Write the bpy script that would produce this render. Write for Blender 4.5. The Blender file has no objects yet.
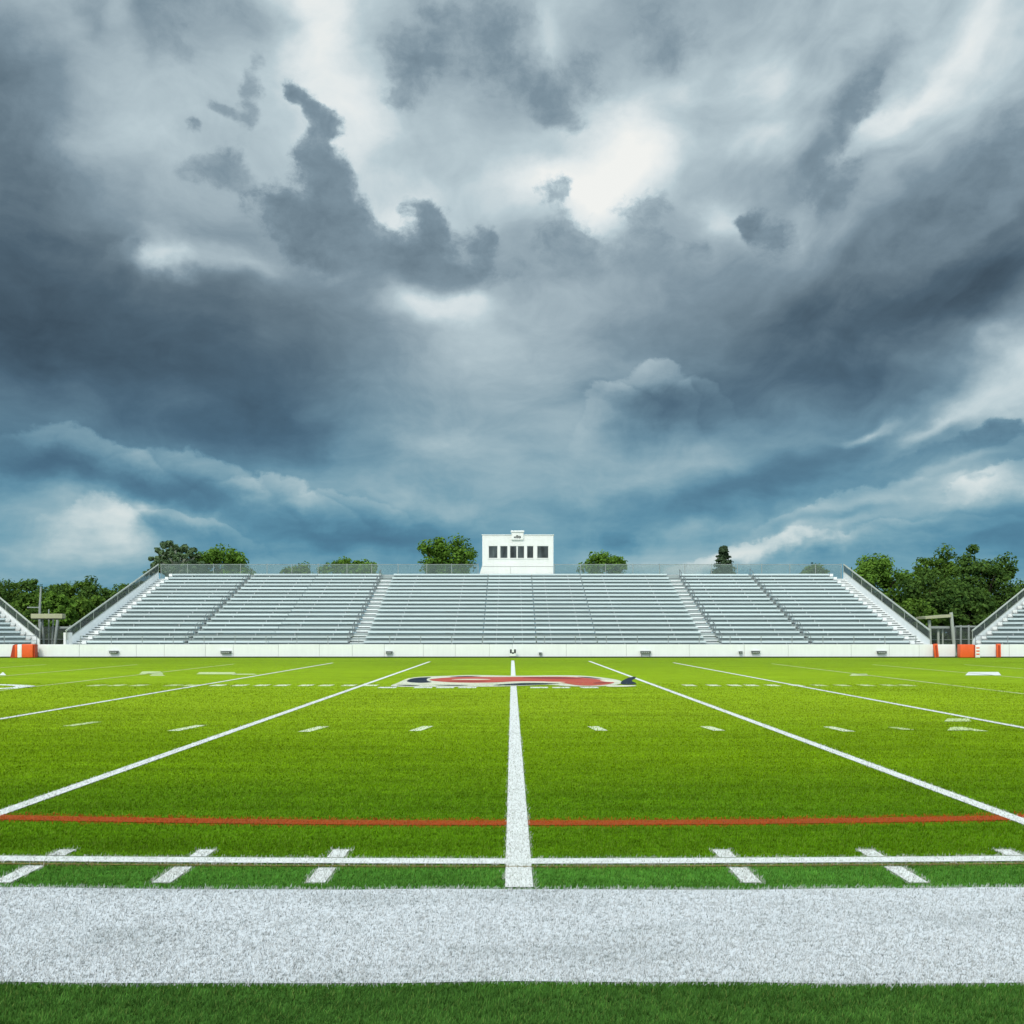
import bpy, bmesh, math, random
import numpy as np
from mathutils import Vector, Matrix

random.seed(7)
RNG = np.random.default_rng(11)
scene = bpy.context.scene
COL = scene.collection
rad = math.radians

# ------------------------------------------------------------------ frame of reference
F, HX, HY, EYE = 1076.0, 512.7, 632.7, 1.61      # focal length (pixels), vanishing point, eye height (m)


def ground(px, py):
    """a spot of the photographed pitch in metres"""
    d = F * EYE / (py - HY)
    return ((px - HX) * d / F, d)


def at(px, py, d):
    return ((px - HX) * d / F, d, EYE + (HY - py) * d / F)


def lin(c):
    c = c / 255.0
    return c / 12.92 if c <= 0.04045 else ((c + 0.055) / 1.055) ** 2.4


def srgb(r, g, b):
    return (lin(r), lin(g), lin(b), 1.0)


# ------------------------------------------------------------------ node helper
class NT:
    def __init__(self, tree):
        self.t = tree
        self.n = tree.nodes
        self.l = tree.links

    def new(self, kind, **kw):
        n = self.n.new(kind)
        for k, v in kw.items():
            setattr(n, k, v)
        return n

    def put(self, sock, v):
        if isinstance(v, bpy.types.NodeSocket):
            self.l.new(v, sock)
        elif v is not None:
            sock.default_value = v

    def m(self, op, a, b=None, c=None, clamp=False):
        n = self.new('ShaderNodeMath', operation=op, use_clamp=clamp)
        self.put(n.inputs[0], a)
        if b is not None:
            self.put(n.inputs[1], b)
        if c is not None:
            self.put(n.inputs[2], c)
        return n.outputs[0]

    def vm(self, op, a, b=None, scale=None):
        n = self.new('ShaderNodeVectorMath', operation=op)
        self.put(n.inputs[0], a)
        if b is not None:
            self.put(n.inputs[1], b)
        if scale is not None:
            self.put(n.inputs['Scale'], scale)
        return n.outputs['Value'] if op in ('DOT_PRODUCT', 'LENGTH') else n.outputs['Vector']

    def sep(self, v):
        n = self.new('ShaderNodeSeparateXYZ')
        self.put(n.inputs[0], v)
        return n.outputs

    def comb(self, x, y, z=0.0):
        n = self.new('ShaderNodeCombineXYZ')
        for i, v in enumerate((x, y, z)):
            self.put(n.inputs[i], v)
        return n.outputs[0]

    def noise(self, vec, scale, detail=4.0, rough=0.5, color=False, dist=0.0, dim='3D'):
        n = self.new('ShaderNodeTexNoise', noise_dimensions=dim)
        self.put(n.inputs['Vector'], vec)
        n.inputs['Scale'].default_value = scale
        n.inputs['Detail'].default_value = detail
        n.inputs['Roughness'].default_value = rough
        n.inputs['Distortion'].default_value = dist
        return n.outputs['Color' if color else 'Fac']

    def ss(self, v, lo, hi, a=0.0, b=1.0):
        n = self.new('ShaderNodeMapRange', interpolation_type='SMOOTHSTEP')
        self.put(n.inputs[0], v)
        for i, x in enumerate((lo, hi, a, b)):
            self.put(n.inputs[i + 1], x)
        return n.outputs[0]

    def lr(self, v, lo, hi, a=0.0, b=1.0):
        n = self.new('ShaderNodeMapRange')
        self.put(n.inputs[0], v)
        for i, x in enumerate((lo, hi, a, b)):
            self.put(n.inputs[i + 1], x)
        return n.outputs[0]

    def ramp(self, v, stops):
        n = self.new('ShaderNodeValToRGB')
        r = n.color_ramp
        while len(r.elements) < len(stops):
            r.elements.new(0.5)
        for e, (p, c) in zip(r.elements, stops):
            e.position = p
            e.color = c
        self.put(n.inputs[0], v)
        return n.outputs[0]

    def mix(self, f, a, b, mode='MIX'):
        n = self.new('ShaderNodeMix', data_type='RGBA', blend_type=mode)
        self.put(n.inputs[0], f)
        self.put(n.inputs[6], a)
        self.put(n.inputs[7], b)
        return n.outputs[2]


# ------------------------------------------------------------------ sky: daylight sky behind a storm deck
SUN_EL, SUN_AZ = rad(42), rad(200)      # azimuth clockwise from +Y: behind the camera, to the left


def build_world():
    w = bpy.data.worlds.new("World")
    scene.world = w
    w.use_nodes = True
    t = NT(w.node_tree)
    t.n.clear()
    out = t.new('ShaderNodeOutputWorld')
    sky = t.new('ShaderNodeTexSky', sky_type='NISHITA')
    sky.sun_disc = False
    sky.sun_elevation = SUN_EL
    sky.sun_rotation = SUN_AZ
    sky.air_density = 1.2
    sky.dust_density = 1.5
    tc = t.new('ShaderNodeTexCoord')
    d = t.vm('NORMALIZE', tc.outputs['Generated'])
    s = t.sep(d)
    az = t.m('MULTIPLY', t.m('ARCTAN2', s[0], s[1]), F)        # azimuth and elevation, in units of 1/F radian
    el = t.m('MULTIPLY', t.m('ARCSINE', s[2]), F)
    P0 = t.comb(az, el)

    # cloud field in a plane above, so that clouds flatten towards the horizon
    zz = t.m('ADD', t.m('MAXIMUM', s[2], 0.0), 0.16)
    plane = t.comb(t.m('DIVIDE', s[0], zz), t.m('DIVIDE', s[1], zz), t.m('MULTIPLY', s[2], 2.0))

    # domain warps
    def warp(vec, scale, amp, detail, rough, stretch=1.6):
        v = t.vm('MULTIPLY', vec, (1.0, stretch, 1.0))
        c = t.noise(v, scale, detail, rough, color=True, dim='2D')
        return t.vm('MULTIPLY', t.vm('SUBTRACT', c, (0.5, 0.5, 0.5)), (amp, amp * 0.7, 0.0))
    w1 = warp(P0, 1 / 150.0, 95.0, 2.0, 0.5)
    w2 = warp(P0, 1 / 42.0, 34.0, 5.0, 0.55, 1.3)
    Pa = t.vm('ADD', P0, w1)                                      # soft strokes
    Psoft = t.vm('ADD', Pa, t.vm('SCALE', w2, scale=0.95))
    # ragged puffs along the hard cloud edges
    nb = t.noise(t.vm('ADD', t.vm('MULTIPLY', P0, (1.0, 1.2, 1.0)), t.vm('SCALE', w2, scale=0.6)), 1 / 34.0, 6.0, 0.66, dim='2D')
    bil = t.m('MULTIPLY', t.m('SUBTRACT', nb, 0.5), 2.6)
    Phard = t.vm('ADD', t.vm('ADD', P0, t.vm('SCALE', w1, scale=0.25)), t.vm('SCALE', w2, scale=1.0))

    def loc(cx, cy):
        a = math.atan((cx - HX) / F)
        e = math.atan((HY - cy) / F * math.cos(a))
        return a * F, e * F

    def after(vec, value):
        """the same position, evaluated after «value» (keeps the shader's stack short)"""
        n = t.new('ShaderNodeVectorMath', operation='MULTIPLY_ADD')
        t.put(n.inputs[0], value)
        n.inputs[1].default_value = (1e-6, 1e-6, 0)
        t.put(n.inputs[2], vec)
        return n.outputs[0]

    def gather(vec, start, items):
        """sum of soft ellipses, carried in z behind the position"""
        p = t.sep(vec)
        V = t.comb(p[0], p[1], start)
        for (cx, cy, rx, ry, an, wv) in items:
            a_, e_ = loc(cx, cy)
            W = t.vm('SUBTRACT', V, (a_, e_, 0.0))
            if an == 0:
                W = t.vm('MULTIPLY', W, (1.0 / rx, 1.0 / ry, 0.0))
                q = t.vm('DOT_PRODUCT', W, W)
            else:
                c_, s_ = math.cos(rad(an)), math.sin(rad(an))
                p1 = t.vm('DOT_PRODUCT', W, (c_ / rx, s_ / rx, 0.0))
                p2 = t.vm('DOT_PRODUCT', W, (-s_ / ry, c_ / ry, 0.0))
                q = t.m('MULTIPLY_ADD', p1, p1, t.m('MULTIPLY', p2, p2))
            g = t.m('POWER', 0.40, q)
            n = t.new('ShaderNodeVectorMath', operation='MULTIPLY_ADD')
            t.put(n.inputs[0], g)
            n.inputs[1].default_value = (0, 0, wv)
            t.put(n.inputs[2], V)
            V = n.outputs[0]
        return t.sep(V)[2]

    def local(vec, cx, cy, rx, ry, ang):
        n = t.new('ShaderNodeMapping', vector_type='TEXTURE')
        a, e = loc(cx, cy)
        t.put(n.inputs[0], vec)
        n.inputs[1].default_value = (a, e, 0)
        n.inputs[2].default_value = (0, 0, rad(ang))
        n.inputs[3].default_value = (rx, ry, 1e7)
        return n.outputs[0]

    # base brightness by elevation
    L = t.ramp(t.m('DIVIDE', el, 1076.0), [(p, (v, v, v, 1)) for p, v in
               [(0.0, .62), (0.06, .56), (0.085, .50), (0.15, .54), (0.22, .52), (0.29, .58), (0.38, .68), (0.50, .73), (0.80, .73)]])
    soft = [
        # (x, y, rx, ry, tilt, change)
        (0, 120, 60, 90, 0, -.21), (40, 210, 90, 60, 0, -.05), (20, 310, 170, 76, 0, -.22), (190, 370, 190, 66, -8, -.165),
        (280, 425, 80, 26, -15, -.08), (55, 25, 60, 25, -20, .06), (90, 15, 18, 26, 0, -.12), (165, 20, 24, 45, -10, -.15),
        (225, 15, 60, 26, 0, -.12), (325, 35, 46, 80, 25, .24), (345, 130, 70, 36, 0, .10), (130, 140, 90, 50, -10, .02),
        (470, 45, 90, 46, 0, -.08), (575, 70, 46, 24, 15, -.05), (540, 110, 50, 22, -30, -.04), (560, 38, 22, 20, 0, .12), (650, 20, 34, 34, 0, -.10), (690, 50, 50, 40, 0, -.05),
        (450, 130, 60, 20, 0, .03), (595, 150, 60, 40, 0, .17), (645, 135, 36, 44, 0, .12), (600, 215, 30, 34, 0, .22),
        (410, 205, 70, 24, 0, .18), (545, 172, 36, 16, 0, .14), (384, 232, 22, 14, 0, .16), (722, 214, 26, 22, 0, .22),
        (760, 85, 26, 22, 30, .12), (700, 95, 20, 16, 0, .10), (752, 150, 28, 12, 0, .12), (780, 40, 60, 30, 0, -.06),
        (862, 95, 18, 52, -38, -.18), (835, 178, 40, 32, 10, -.14), (890, 122, 90, 13, 38, .14), (985, 35, 30, 70, -20, .08),
        (1010, 150, 70, 40, 35, -.12), (930, 210, 110, 30, 40, -.07), (1010, 280, 70, 36, 20, -.27), (900, 275, 150, 40, 22, -.13),
        (730, 330, 130, 40, 5, -.05), (820, 365, 120, 36, 20, -.145), (690, 400, 90, 26, 0, -.08), (985, 225, 60, 10, 35, .10),
        (240, 262, 40, 16, 0, .16), (185, 265, 26, 14, 0, .18), (160, 245, 22, 20, 0, .14), (320, 310, 110, 34, -10, -.06),
        (450, 308, 40, 14, 0, .24), (470, 340, 80, 30, 0, .12), (490, 400, 140, 60, 0, .11), (500, 455, 110, 30, 0, .07), (540, 195, 50, 22, 0, .12), (625, 190, 40, 26, 0, .10), (170, 268, 30, 10, 0, .16), (400, 430, 90, 30, 0, .06), (560, 300, 70, 22, 0, .04),
        (1010, 375, 60, 34, 15, .25), (872, 424, 24, 6, 25, .22), (930, 425, 44, 9, 25, .14), (960, 475, 50, 8, 18, .12), (905, 388, 40, 12, 25, -.06), (950, 412, 60, 20, 25, .12), (1005, 490, 50, 13, 15, .22), (840, 452, 110, 24, 20, -.07),
        (760, 490, 120, 20, 14, -.08), (690, 450, 90, 24, 5, .06), (1000, 530, 80, 18, 0, -.06), (860, 515, 100, 9, 12, .10),
        (850, 540, 90, 8, 10, .16), (760, 556, 60, 8, 8, .14), (690, 548, 60, 12, 5, .10), (940, 548, 60, 6, 5, .06), (620, 545, 40, 10, 0, .06),
        (560, 492, 110, 18, 8, .10), (400, 500, 90, 16, -8, .11), (300, 547, 190, 13, 0, -.09), (570, 292, 80, 34, 0, .07),
        (140, 484, 150, 20, -12, -.10), (30, 470, 70, 18, 0, -.10), (570, 545, 110, 15, 0, .08), (150, 150, 60, 46, 0, .06), (60, 535, 80, 30, 0, .13), (95, 530, 44, 28, -20, .16), (112, 512, 16, 12, 0, .10),
        (146, 511, 16, 8, 0, .18), (138, 534, 14, 18, 40, -.10), (215, 528, 60, 10, -12, .10), (30, 572, 120, 9, 0, -.04), (220, 570, 60, 8, 0, .08),
    ]
    # ragged medium-scale structure
    n1 = t.noise(t.vm('ADD', t.vm('MULTIPLY', plane, (1.0, 1.0, 1.0)), (3.1, 7.7, 0.0)), 1.5, 7.0, 0.55, dist=0.12, dim='2D')
    L = t.m('MULTIPLY_ADD', t.m('SUBTRACT', n1, 0.5), 0.26, L)
    n2 = t.noise(t.vm('MULTIPLY', t.vm('ADD', Pa, t.vm('SCALE', w2, scale=0.45)), (1.0, 1.7, 1.0)), 1 / 60.0, 6.0, 0.6, dim='2D')
    L = t.m('MULTIPLY_ADD', t.m('SUBTRACT', n2, 0.5), 0.14, L)
    # wind-drawn filaments
    tilt = t.new('ShaderNodeMapping', vector_type='TEXTURE')
    t.put(tilt.inputs[0], Pa)
    tilt.inputs[2].default_value = (0, 0, rad(36))
    tilt.inputs[3].default_value = (170, 34, 1)
    n3 = t.noise(tilt.outputs[0], 1.0, 4.0, 0.5, dim='2D')
    fil = t.m('MULTIPLY', t.ss(az, 60.0, 330.0), t.ss(el, 120.0, 260.0))
    L = t.m('MULTIPLY_ADD', t.m('MULTIPLY', t.m('SUBTRACT', n3, 0.5), fil), 0.19, L)

    # dark scud with hard, billowing edges
    def scud(L, items, value, lo=0.42, hi=0.62, kb=0.55, shade=0.10, strength=0.9, fade=None):
        acc = gather(after(Phard, L), t.m('MULTIPLY', bil, kb), [i + (1.0,) for i in items])
        a = t.m('MULTIPLY', t.ss(acc, lo, hi), strength)
        if fade:                                   # the underside dissolves
            a = t.m('MULTIPLY', a, t.ss(t.sep(Pa)[1], HY - fade[1], HY - fade[0]))
        v = t.m('MULTIPLY_ADD', t.ss(acc, lo, hi + 0.6), -shade, value + shade)
        v = t.m('MULTIPLY_ADD', t.m('SUBTRACT', n2, 0.5), 0.16, t.m('MULTIPLY_ADD', bil, -0.06, v))
        return t.m('ADD', t.m('MULTIPLY', L, t.m('SUBTRACT', 1.0, a)), t.m('MULTIPLY', v, a))
    # clouds with a lit hard crest that fade away underneath
    def crest(L, cx, cy, rx, ry, an, gain, soft_edge=0.3, kb=0.3):
        v = local(after(Phard, L), cx, cy, rx, ry, an)
        p = t.sep(v)
        along = t.m('POWER', 0.40, t.m('MULTIPLY', p[0], p[0]))
        up = t.m('ADD', p[1], t.m('MULTIPLY', t.m('MULTIPLY', p[0], p[0]), 0.9))
        up = t.m('MULTIPLY_ADD', bil, -kb, up)
        top = t.ss(up, 0.0, soft_edge, 1.0, 0.0)
        low = t.ss(up, -1.6, 0.0)
        a = t.m('MULTIPLY', t.m('MULTIPLY', top, low), along)
        return t.m('MULTIPLY_ADD', a, gain, L)
    SC, CR = [], []
    SC.append(([(92, 8, 22, 22, 0), (165, 22, 22, 40, -10), (190, 58, 14, 18, 0), (225, 10, 40, 16, 0)], 0.57, 0.30, 1.2, 0.5, 0.08, 0.6))
    SC.append(([(10, 110, 50, 64, 0), (30, 190, 70, 40, 0), (0, 60, 30, 30, 0)], 0.45, 0.25, 1.3, 0.5, 0.12, 0.4))
    SC.append(([(965, 200, 70, 30, 35), (1015, 150, 40, 40, 0), (900, 250, 60, 26, 35)], 0.47, 0.25, 1.3, 0.5, 0.12, 0.45))
    SC.append(([(440, 30, 50, 36, 0), (500, 40, 42, 50, 0), (415, 72, 22, 28, 30), (545, 88, 44, 20, -10), (592, 66, 24, 20, 0), (556, 116, 26, 12, -30), (400, 95, 14, 14, 0)], 0.53, 0.28, 1.15, 0.5, 0.12, 0.68))
    SC.append(([(648, 18, 22, 26, 0), (690, 40, 24, 26, 0), (660, 52, 18, 16, 0)], 0.56, 0.32, 1.1, 0.5, 0.08, 0.6))
    SC.append(([(865, 92, 14, 44, -38), (850, 118, 16, 24, -20)], 0.52, 0.32, 1.1, 0.5, 0.08, 0.7))
    SC.append(([(252, 96, 10, 36, -10), (226, 116, 16, 6, 0), (196, 133, 8, 6, 0), (208, 168, 26, 14, 10), (240, 180, 26, 14, -20)], 0.54, 0.33, 0.95, 0.45, 0.07, 0.75))
    SC.append(([(298, 95, 13, 9, -20), (312, 112, 15, 10, -45), (333, 126, 14, 9, 0), (312, 150, 14, 24, 0), (330, 172, 17, 26, 10), (336, 215, 24, 36, 20),
                 (300, 218, 55, 26, -20), (345, 250, 70, 36, -20), (400, 265, 50, 26, -15), (440, 235, 26, 26, -20), (425, 212, 22, 9, -25),
                 (485, 240, 16, 16, 0), (470, 276, 60, 16, -5)], 0.49, 0.32, 0.88, 0.5, 0.10, 0.86, (270, 325)))
    SC.append(([(545, 262, 44, 34, 0), (575, 245, 28, 20, -30), (640, 265, 46, 24, 0), (654, 205, 30, 15, 8), (640, 236, 18, 14, 0), (690, 275, 46, 30, 0), (560, 190, 20, 14, 0)],
             0.58, 0.34, 0.90, 0.5, 0.08, 0.85, (250, 310)))
    SC.append(([(772, 234, 26, 24, 0), (748, 220, 14, 12, 0)], 0.46, 0.34, 1.05, 0.35, 0.10, 0.85))
    SC.append(([(815, 182, 30, 22, 0), (850, 176, 20, 18, 0), (840, 200, 16, 12, 0)], 0.51, 0.3, 1.0, 0.5, 0.07, 0.75))
    SC.append(([(140, 246, 12, 10, 0), (165, 284, 22, 6, 0), (186, 284, 16, 6, 0), (125, 268, 24, 18, 0)], 0.50, 0.34, 0.9, 0.5, 0.06, 0.8, (278, 310)))
    SC.append(([(985, 442, 34, 12, 24), (1002, 430, 12, 10, 20), (930, 458, 46, 10, 16), (890, 470, 50, 12, 12)], 0.45, 0.34, 0.80, 0.5, 0.10, 0.9, (450, 495)))
    SC.append(([(990, 476, 22, 5, 10)], 0.55, 0.34, 1.0, 0.5, 0.06, 0.7))
    CR.append((655, 364, 38, 24, -6, 0.13))
    CR.append((604, 388, 34, 20, 14, 0.09))
    CR.append((702, 380, 28, 16, -12, 0.08))
    soft.append((640, 408, 60, 15, 0, -0.13))
    for (cx, cy, rx, ry, an, g) in [(90, 436, 70, 20, -8, .13), (200, 455, 70, 22, -14, .13), (285, 482, 60, 20, -12, .13),
                                    (350, 497, 60, 16, -8, .08), (105, 500, 44, 30, -8, .08), (200, 520, 60, 10, -14, .08),
                                     (1000, 468, 44, 12, 20, .10),
                                    (760, 545, 110, 14, 10, .10), (880, 528, 90, 14, 10, .08), (840, 500, 100, 14, 16, .08)]:
        CR.append((cx, cy, rx, ry, an, g))

    skyc = t.vm('SCALE', sky.outputs[0], scale=0.10)

    def colour(L):
        hi = t.ramp(L, [(.22, srgb(50, 66, 78)), (.34, srgb(73, 93, 107)), (.44, srgb(98, 117, 129)), (.56, srgb(126, 146, 158)), (.66, srgb(158, 176, 185)),
                        (.78, srgb(190, 207, 213)), (.90, srgb(226, 234, 235)), (1.0, srgb(246, 247, 243))])
        lo = t.ramp(L, [(.22, srgb(36, 76, 104)), (.36, srgb(52, 104, 136)), (.44, srgb(62, 122, 153)), (.50, srgb(76, 139, 168)), (.58, srgb(108, 160, 181)), (.68, srgb(147, 182, 194)),
                        (.80, srgb(203, 218, 220)), (1.0, srgb(246, 246, 240))])
        c = t.mix(t.ss(el, 30.0, 330.0), lo, hi)
        return t.mix(0.06, c, skyc)

    L0 = L

    def sky_region(x0, x1, y0, y1):
        """the same cloud field, with only the clouds that reach this part of the sky"""
        nonlocal t, Psoft, Phard, Pa, bil, n2, el, skyc
        pad = 55

        def reach(cx, cy, r):
            return x0 - r - pad < cx < x1 + r + pad and y0 - r - pad < cy < y1 + r + pad
        keep = (t, Psoft, Phard, Pa, bil, n2, el, skyc)
        gt = bpy.data.node_groups.new('cloud_region', 'ShaderNodeTree')
        names = ['soft', 'hard', 'drift', 'billow', 'grain', 'elevation', 'clear', 'base']
        for nm in names:
            gt.interface.new_socket(nm, in_out='INPUT', socket_type='NodeSocketVector' if nm in ('soft', 'hard', 'drift') else 'NodeSocketColor' if nm == 'clear' else 'NodeSocketFloat')
        gt.interface.new_socket('colour', in_out='OUTPUT', socket_type='NodeSocketColor')
        t = NT(gt)
        gi = t.new('NodeGroupInput').outputs
        Psoft, Phard, Pa, bil, n2, el, skyc, L = (gi[k] for k in range(8))
        L = gather(after(Psoft, L), L, [i for i in soft if reach(i[0], i[1], 2.2 * max(i[2], i[3]))])
        for args in SC:
            if any(reach(i[0], i[1], 1.6 * max(i[2], i[3])) for i in args[0]):
                L = scud(L, *args)
        for args in CR:
            if reach(args[0], args[1], 2.0 * max(args[2], args[3])):
                L = crest(L, *args)
        L = t.m('MINIMUM', t.m('MAXIMUM', L, 0.22), 1.0)
        t.put(t.new('NodeGroupOutput').inputs[0], colour(L))
        t, Psoft, Phard, Pa, bil, n2, el, skyc = keep
        g = t.new('ShaderNodeGroup')
        g.node_tree = gt
        for k, v in enumerate((Psoft, Phard, Pa, bil, n2, el, skyc, L0)):
            t.put(g.inputs[k], v)
        k = t.new('ShaderNodeBackground')
        t.put(k.inputs[0], g.outputs[0])
        return k.outputs[0]

    def choose(f, p, q):
        mx = t.new('ShaderNodeMixShader')
        t.put(mx.inputs[0], f)
        t.l.new(p, mx.inputs[1])
        t.l.new(q, mx.inputs[2])
        return mx.outputs[0]
    XS, YS = [-200, 350, 690, 1300], [-200, 330, 800]
    cols = []
    for i in range(3):
        up = sky_region(XS[i], XS[i + 1], YS[0], YS[1])
        dn = sky_region(XS[i], XS[i + 1], YS[1], YS[2])
        ecut = math.atan((HY - 330) / F) * F
        cols.append(choose(t.m('GREATER_THAN', el, ecut), dn, up))
    acut = lambda px: math.atan((px - HX) / F) * F
    view = choose(t.m('GREATER_THAN', az, acut(350)), cols[0], choose(t.m('GREATER_THAN', az, acut(690)), cols[1], cols[2]))
    # the rest of the deck, away from the stand: plain broken cloud, out of view, brightened overhead and behind to light the scene
    aa = t.m('ABSOLUTE', az)
    away = t.m('MAXIMUM', t.ss(aa, 0.62 * F, 0.9 * F), t.ss(el, 0.62 * F, 0.85 * F))
    back = t.m('MAXIMUM', t.ss(aa, 0.85 * F, 1.6 * F), t.ss(el, 0.75 * F, 1.25 * F))
    Lb = t.m('MULTIPLY_ADD', t.m('SUBTRACT', n1, 0.5), 0.5, 0.56)
    Lb = t.m('MULTIPLY_ADD', back, 0.20, Lb)
    bg2 = t.new('ShaderNodeBackground')
    t.put(bg2.inputs[0], t.vm('SCALE', colour(Lb), scale=t.m('MULTIPLY_ADD', back, 0.9, 1.0)))
    mx = t.new('ShaderNodeMixShader')
    t.put(mx.inputs[0], away)
    t.l.new(view, mx.inputs[1])
    t.l.new(bg2.outputs[0], mx.inputs[2])
    t.l.new(mx.outputs[0], out.inputs[0])
    w.cycles.sampling_method = 'MANUAL'
    w.cycles.sample_map_resolution = 512


build_world()

sun = bpy.data.lights.new('sun', 'SUN')
sun.energy = 2.0
sun.angle = rad(14)
sun.color = (1.0, 0.93, 0.82)
so = bpy.data.objects.new('sun', sun)
COL.objects.link(so)
dirv = Vector((math.sin(SUN_AZ) * math.cos(SUN_EL), math.cos(SUN_AZ) * math.cos(SUN_EL), math.sin(SUN_EL)))
so.rotation_euler = (-dirv).to_track_quat('-Z', 'Y').to_euler()
so.location = dirv * 60

cam = bpy.data.cameras.new('camera')
cam.sensor_width = 36.0
cam.lens = F / 1024 * 36.0
cam.shift_y = (HY - 512) / 1024
cam.clip_end = 6000
co = bpy.data.objects.new('camera', cam)
COL.objects.link(co)
co.location = (0, 0, EYE)
co.rotation_euler = (rad(90), 0, 0)
scene.camera = co

scene.view_settings.view_transform = 'Standard'
scene.view_settings.look = 'None'
scene.view_settings.exposure = 0.0
scene.view_settings.gamma = 1.0
scene.render.engine = 'CYCLES'
scene.cycles.use_denoising = True
scene.cycles.use_adaptive_sampling = True
scene.cycles.adaptive_threshold = 0.02
scene.cycles.adaptive_min_samples = 8
#@@REST@@


# ------------------------------------------------------------------ objects: naming and nesting
def tag(o, label=None, cat=None, group=None, kind=None):
    if label:
        o['label'] = label
    if cat:
        o['category'] = cat
    if group:
        o['group'] = group
    if kind:
        o['kind'] = kind
    return o


def empty(name, loc=(0, 0, 0), rz=0.0):
    o = bpy.data.objects.new(name, None)
    o.empty_display_size = 0.3
    o.location = loc
    o.rotation_euler = (0, 0, rz)
    COL.objects.link(o)
    return o


def children(o):
    return [c for c in COL.objects if c.parent == o]


def copy_tree(o, parent=None):
    kids = children(o)
    c = o.copy()
    COL.objects.link(c)
    if parent is not None:
        c.parent = parent
    for k in kids:
        copy_tree(k, c)
    return c


class MB:
    """collects boxes, bars, tubes and sheets, then links them as one mesh object"""

    def __init__(self):
        self.v, self.f = [], []

    def add(self, vs, fs):
        b = len(self.v)
        self.v += [tuple(p) for p in vs]
        self.f += [tuple(b + i for i in f) for f in fs]
        return self

    def box(self, x0, x1, y0, y1, z0, z1, bev=0.0):
        if bev <= 0:
            vs = [(x, y, z) for z in (z0, z1) for y in (y0, y1) for x in (x0, x1)]
            fs = [(0, 2, 3, 1), (4, 5, 7, 6), (0, 1, 5, 4), (1, 3, 7, 5), (3, 2, 6, 7), (2, 0, 4, 6)]
            return self.add(vs, fs)
        bm = bmesh.new()
        bmesh.ops.create_cube(bm, size=1.0)
        for v in bm.verts:
            v.co = Vector(((x0 + x1) / 2 + v.co.x * (x1 - x0), (y0 + y1) / 2 + v.co.y * (y1 - y0), (z0 + z1) / 2 + v.co.z * (z1 - z0)))
        bmesh.ops.bevel(bm, geom=list(bm.edges), offset=bev, segments=2, affect='EDGES', profile=0.6)
        bm.verts.index_update()
        self.add([v.co[:] for v in bm.verts], [[v.index for v in f.verts] for f in bm.faces])
        bm.free()
        return self

    def bar(self, a, b, w, h=None):
        """rectangular bar between two points"""
        a, b = Vector(a), Vector(b)
        h = h or w
        d = (b - a).normalized()
        up = Vector((0, 0, 1)) if abs(d.z) < 0.95 else Vector((0, 1, 0))
        s = d.cross(up).normalized() * (w / 2)
        u = s.cross(d).normalized() * (h / 2)
        vs = [p + k for p in (a, b) for k in (-s - u, s - u, s + u, -s + u)]
        return self.add(vs, [(0, 1, 2, 3), (7, 6, 5, 4), (0, 4, 5, 1), (1, 5, 6, 2), (2, 6, 7, 3), (3, 7, 4, 0)])

    def tube(self, pts, r, n=8):
        rs = r if isinstance(r, (list, tuple)) else [r] * len(pts)
        pts = [Vector(p) for p in pts]
        vs, fs = [], []
        for i, p in enumerate(pts):
            d = (pts[min(i + 1, len(pts) - 1)] - pts[max(i - 1, 0)]).normalized()
            s = d.orthogonal().normalized() if i == 0 else (s - d * s.dot(d)).normalized()
            u = d.cross(s)
            for k in range(n):
                a = 2 * math.pi * k / n
                vs.append(p + (s * math.cos(a) + u * math.sin(a)) * rs[i])
        for i in range(len(pts) - 1):
            for k in range(n):
                fs.append((i * n + k, i * n + (k + 1) % n, (i + 1) * n + (k + 1) % n, (i + 1) * n + k))
        fs.append(tuple(range(n - 1, -1, -1)))
        fs.append(tuple((len(pts) - 1) * n + k for k in range(n)))
        return self.add(vs, fs)

    def poly(self, pts, z):
        return self.add([(x, y, z) for x, y in pts], [tuple(range(len(pts)))])

    def build(self, name, mat, parent=None, smooth=False):
        me = bpy.data.meshes.new(name)
        me.from_pydata(self.v, [], self.f)
        me.validate()
        if smooth:
            me.polygons.foreach_set('use_smooth', [True] * len(me.polygons))
        me.materials.append(mat)
        o = bpy.data.objects.new(name, me)
        COL.objects.link(o)
        if parent is not None:
            o.parent = parent
        return o


def mesh_np(name, verts, nface, mat, parent=None, k=3):
    """mesh of separate triangles (k=3) or quads (k=4) from an array of corners"""
    me = bpy.data.meshes.new(name)
    nv = len(verts)
    me.vertices.add(nv)
    me.vertices.foreach_set('co', np.ascontiguousarray(verts, dtype=np.float32).ravel())
    me.loops.add(nv)
    me.loops.foreach_set('vertex_index', np.arange(nv, dtype=np.int32))
    me.polygons.add(nface)
    me.polygons.foreach_set('loop_start', np.arange(0, nv, k, dtype=np.int32))
    me.polygons.foreach_set('loop_total', np.full(nface, k, dtype=np.int32))
    me.update(calc_edges=True)
    me.materials.append(mat)
    o = bpy.data.objects.new(name, me)
    COL.objects.link(o)
    if parent is not None:
        o.parent = parent
    return o


# ------------------------------------------------------------------ materials
def material(name):
    m = bpy.data.materials.new(name)
    m.use_nodes = True
    t = NT(m.node_tree)
    b = t.n['Principled BSDF']
    return m, t, b


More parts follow.
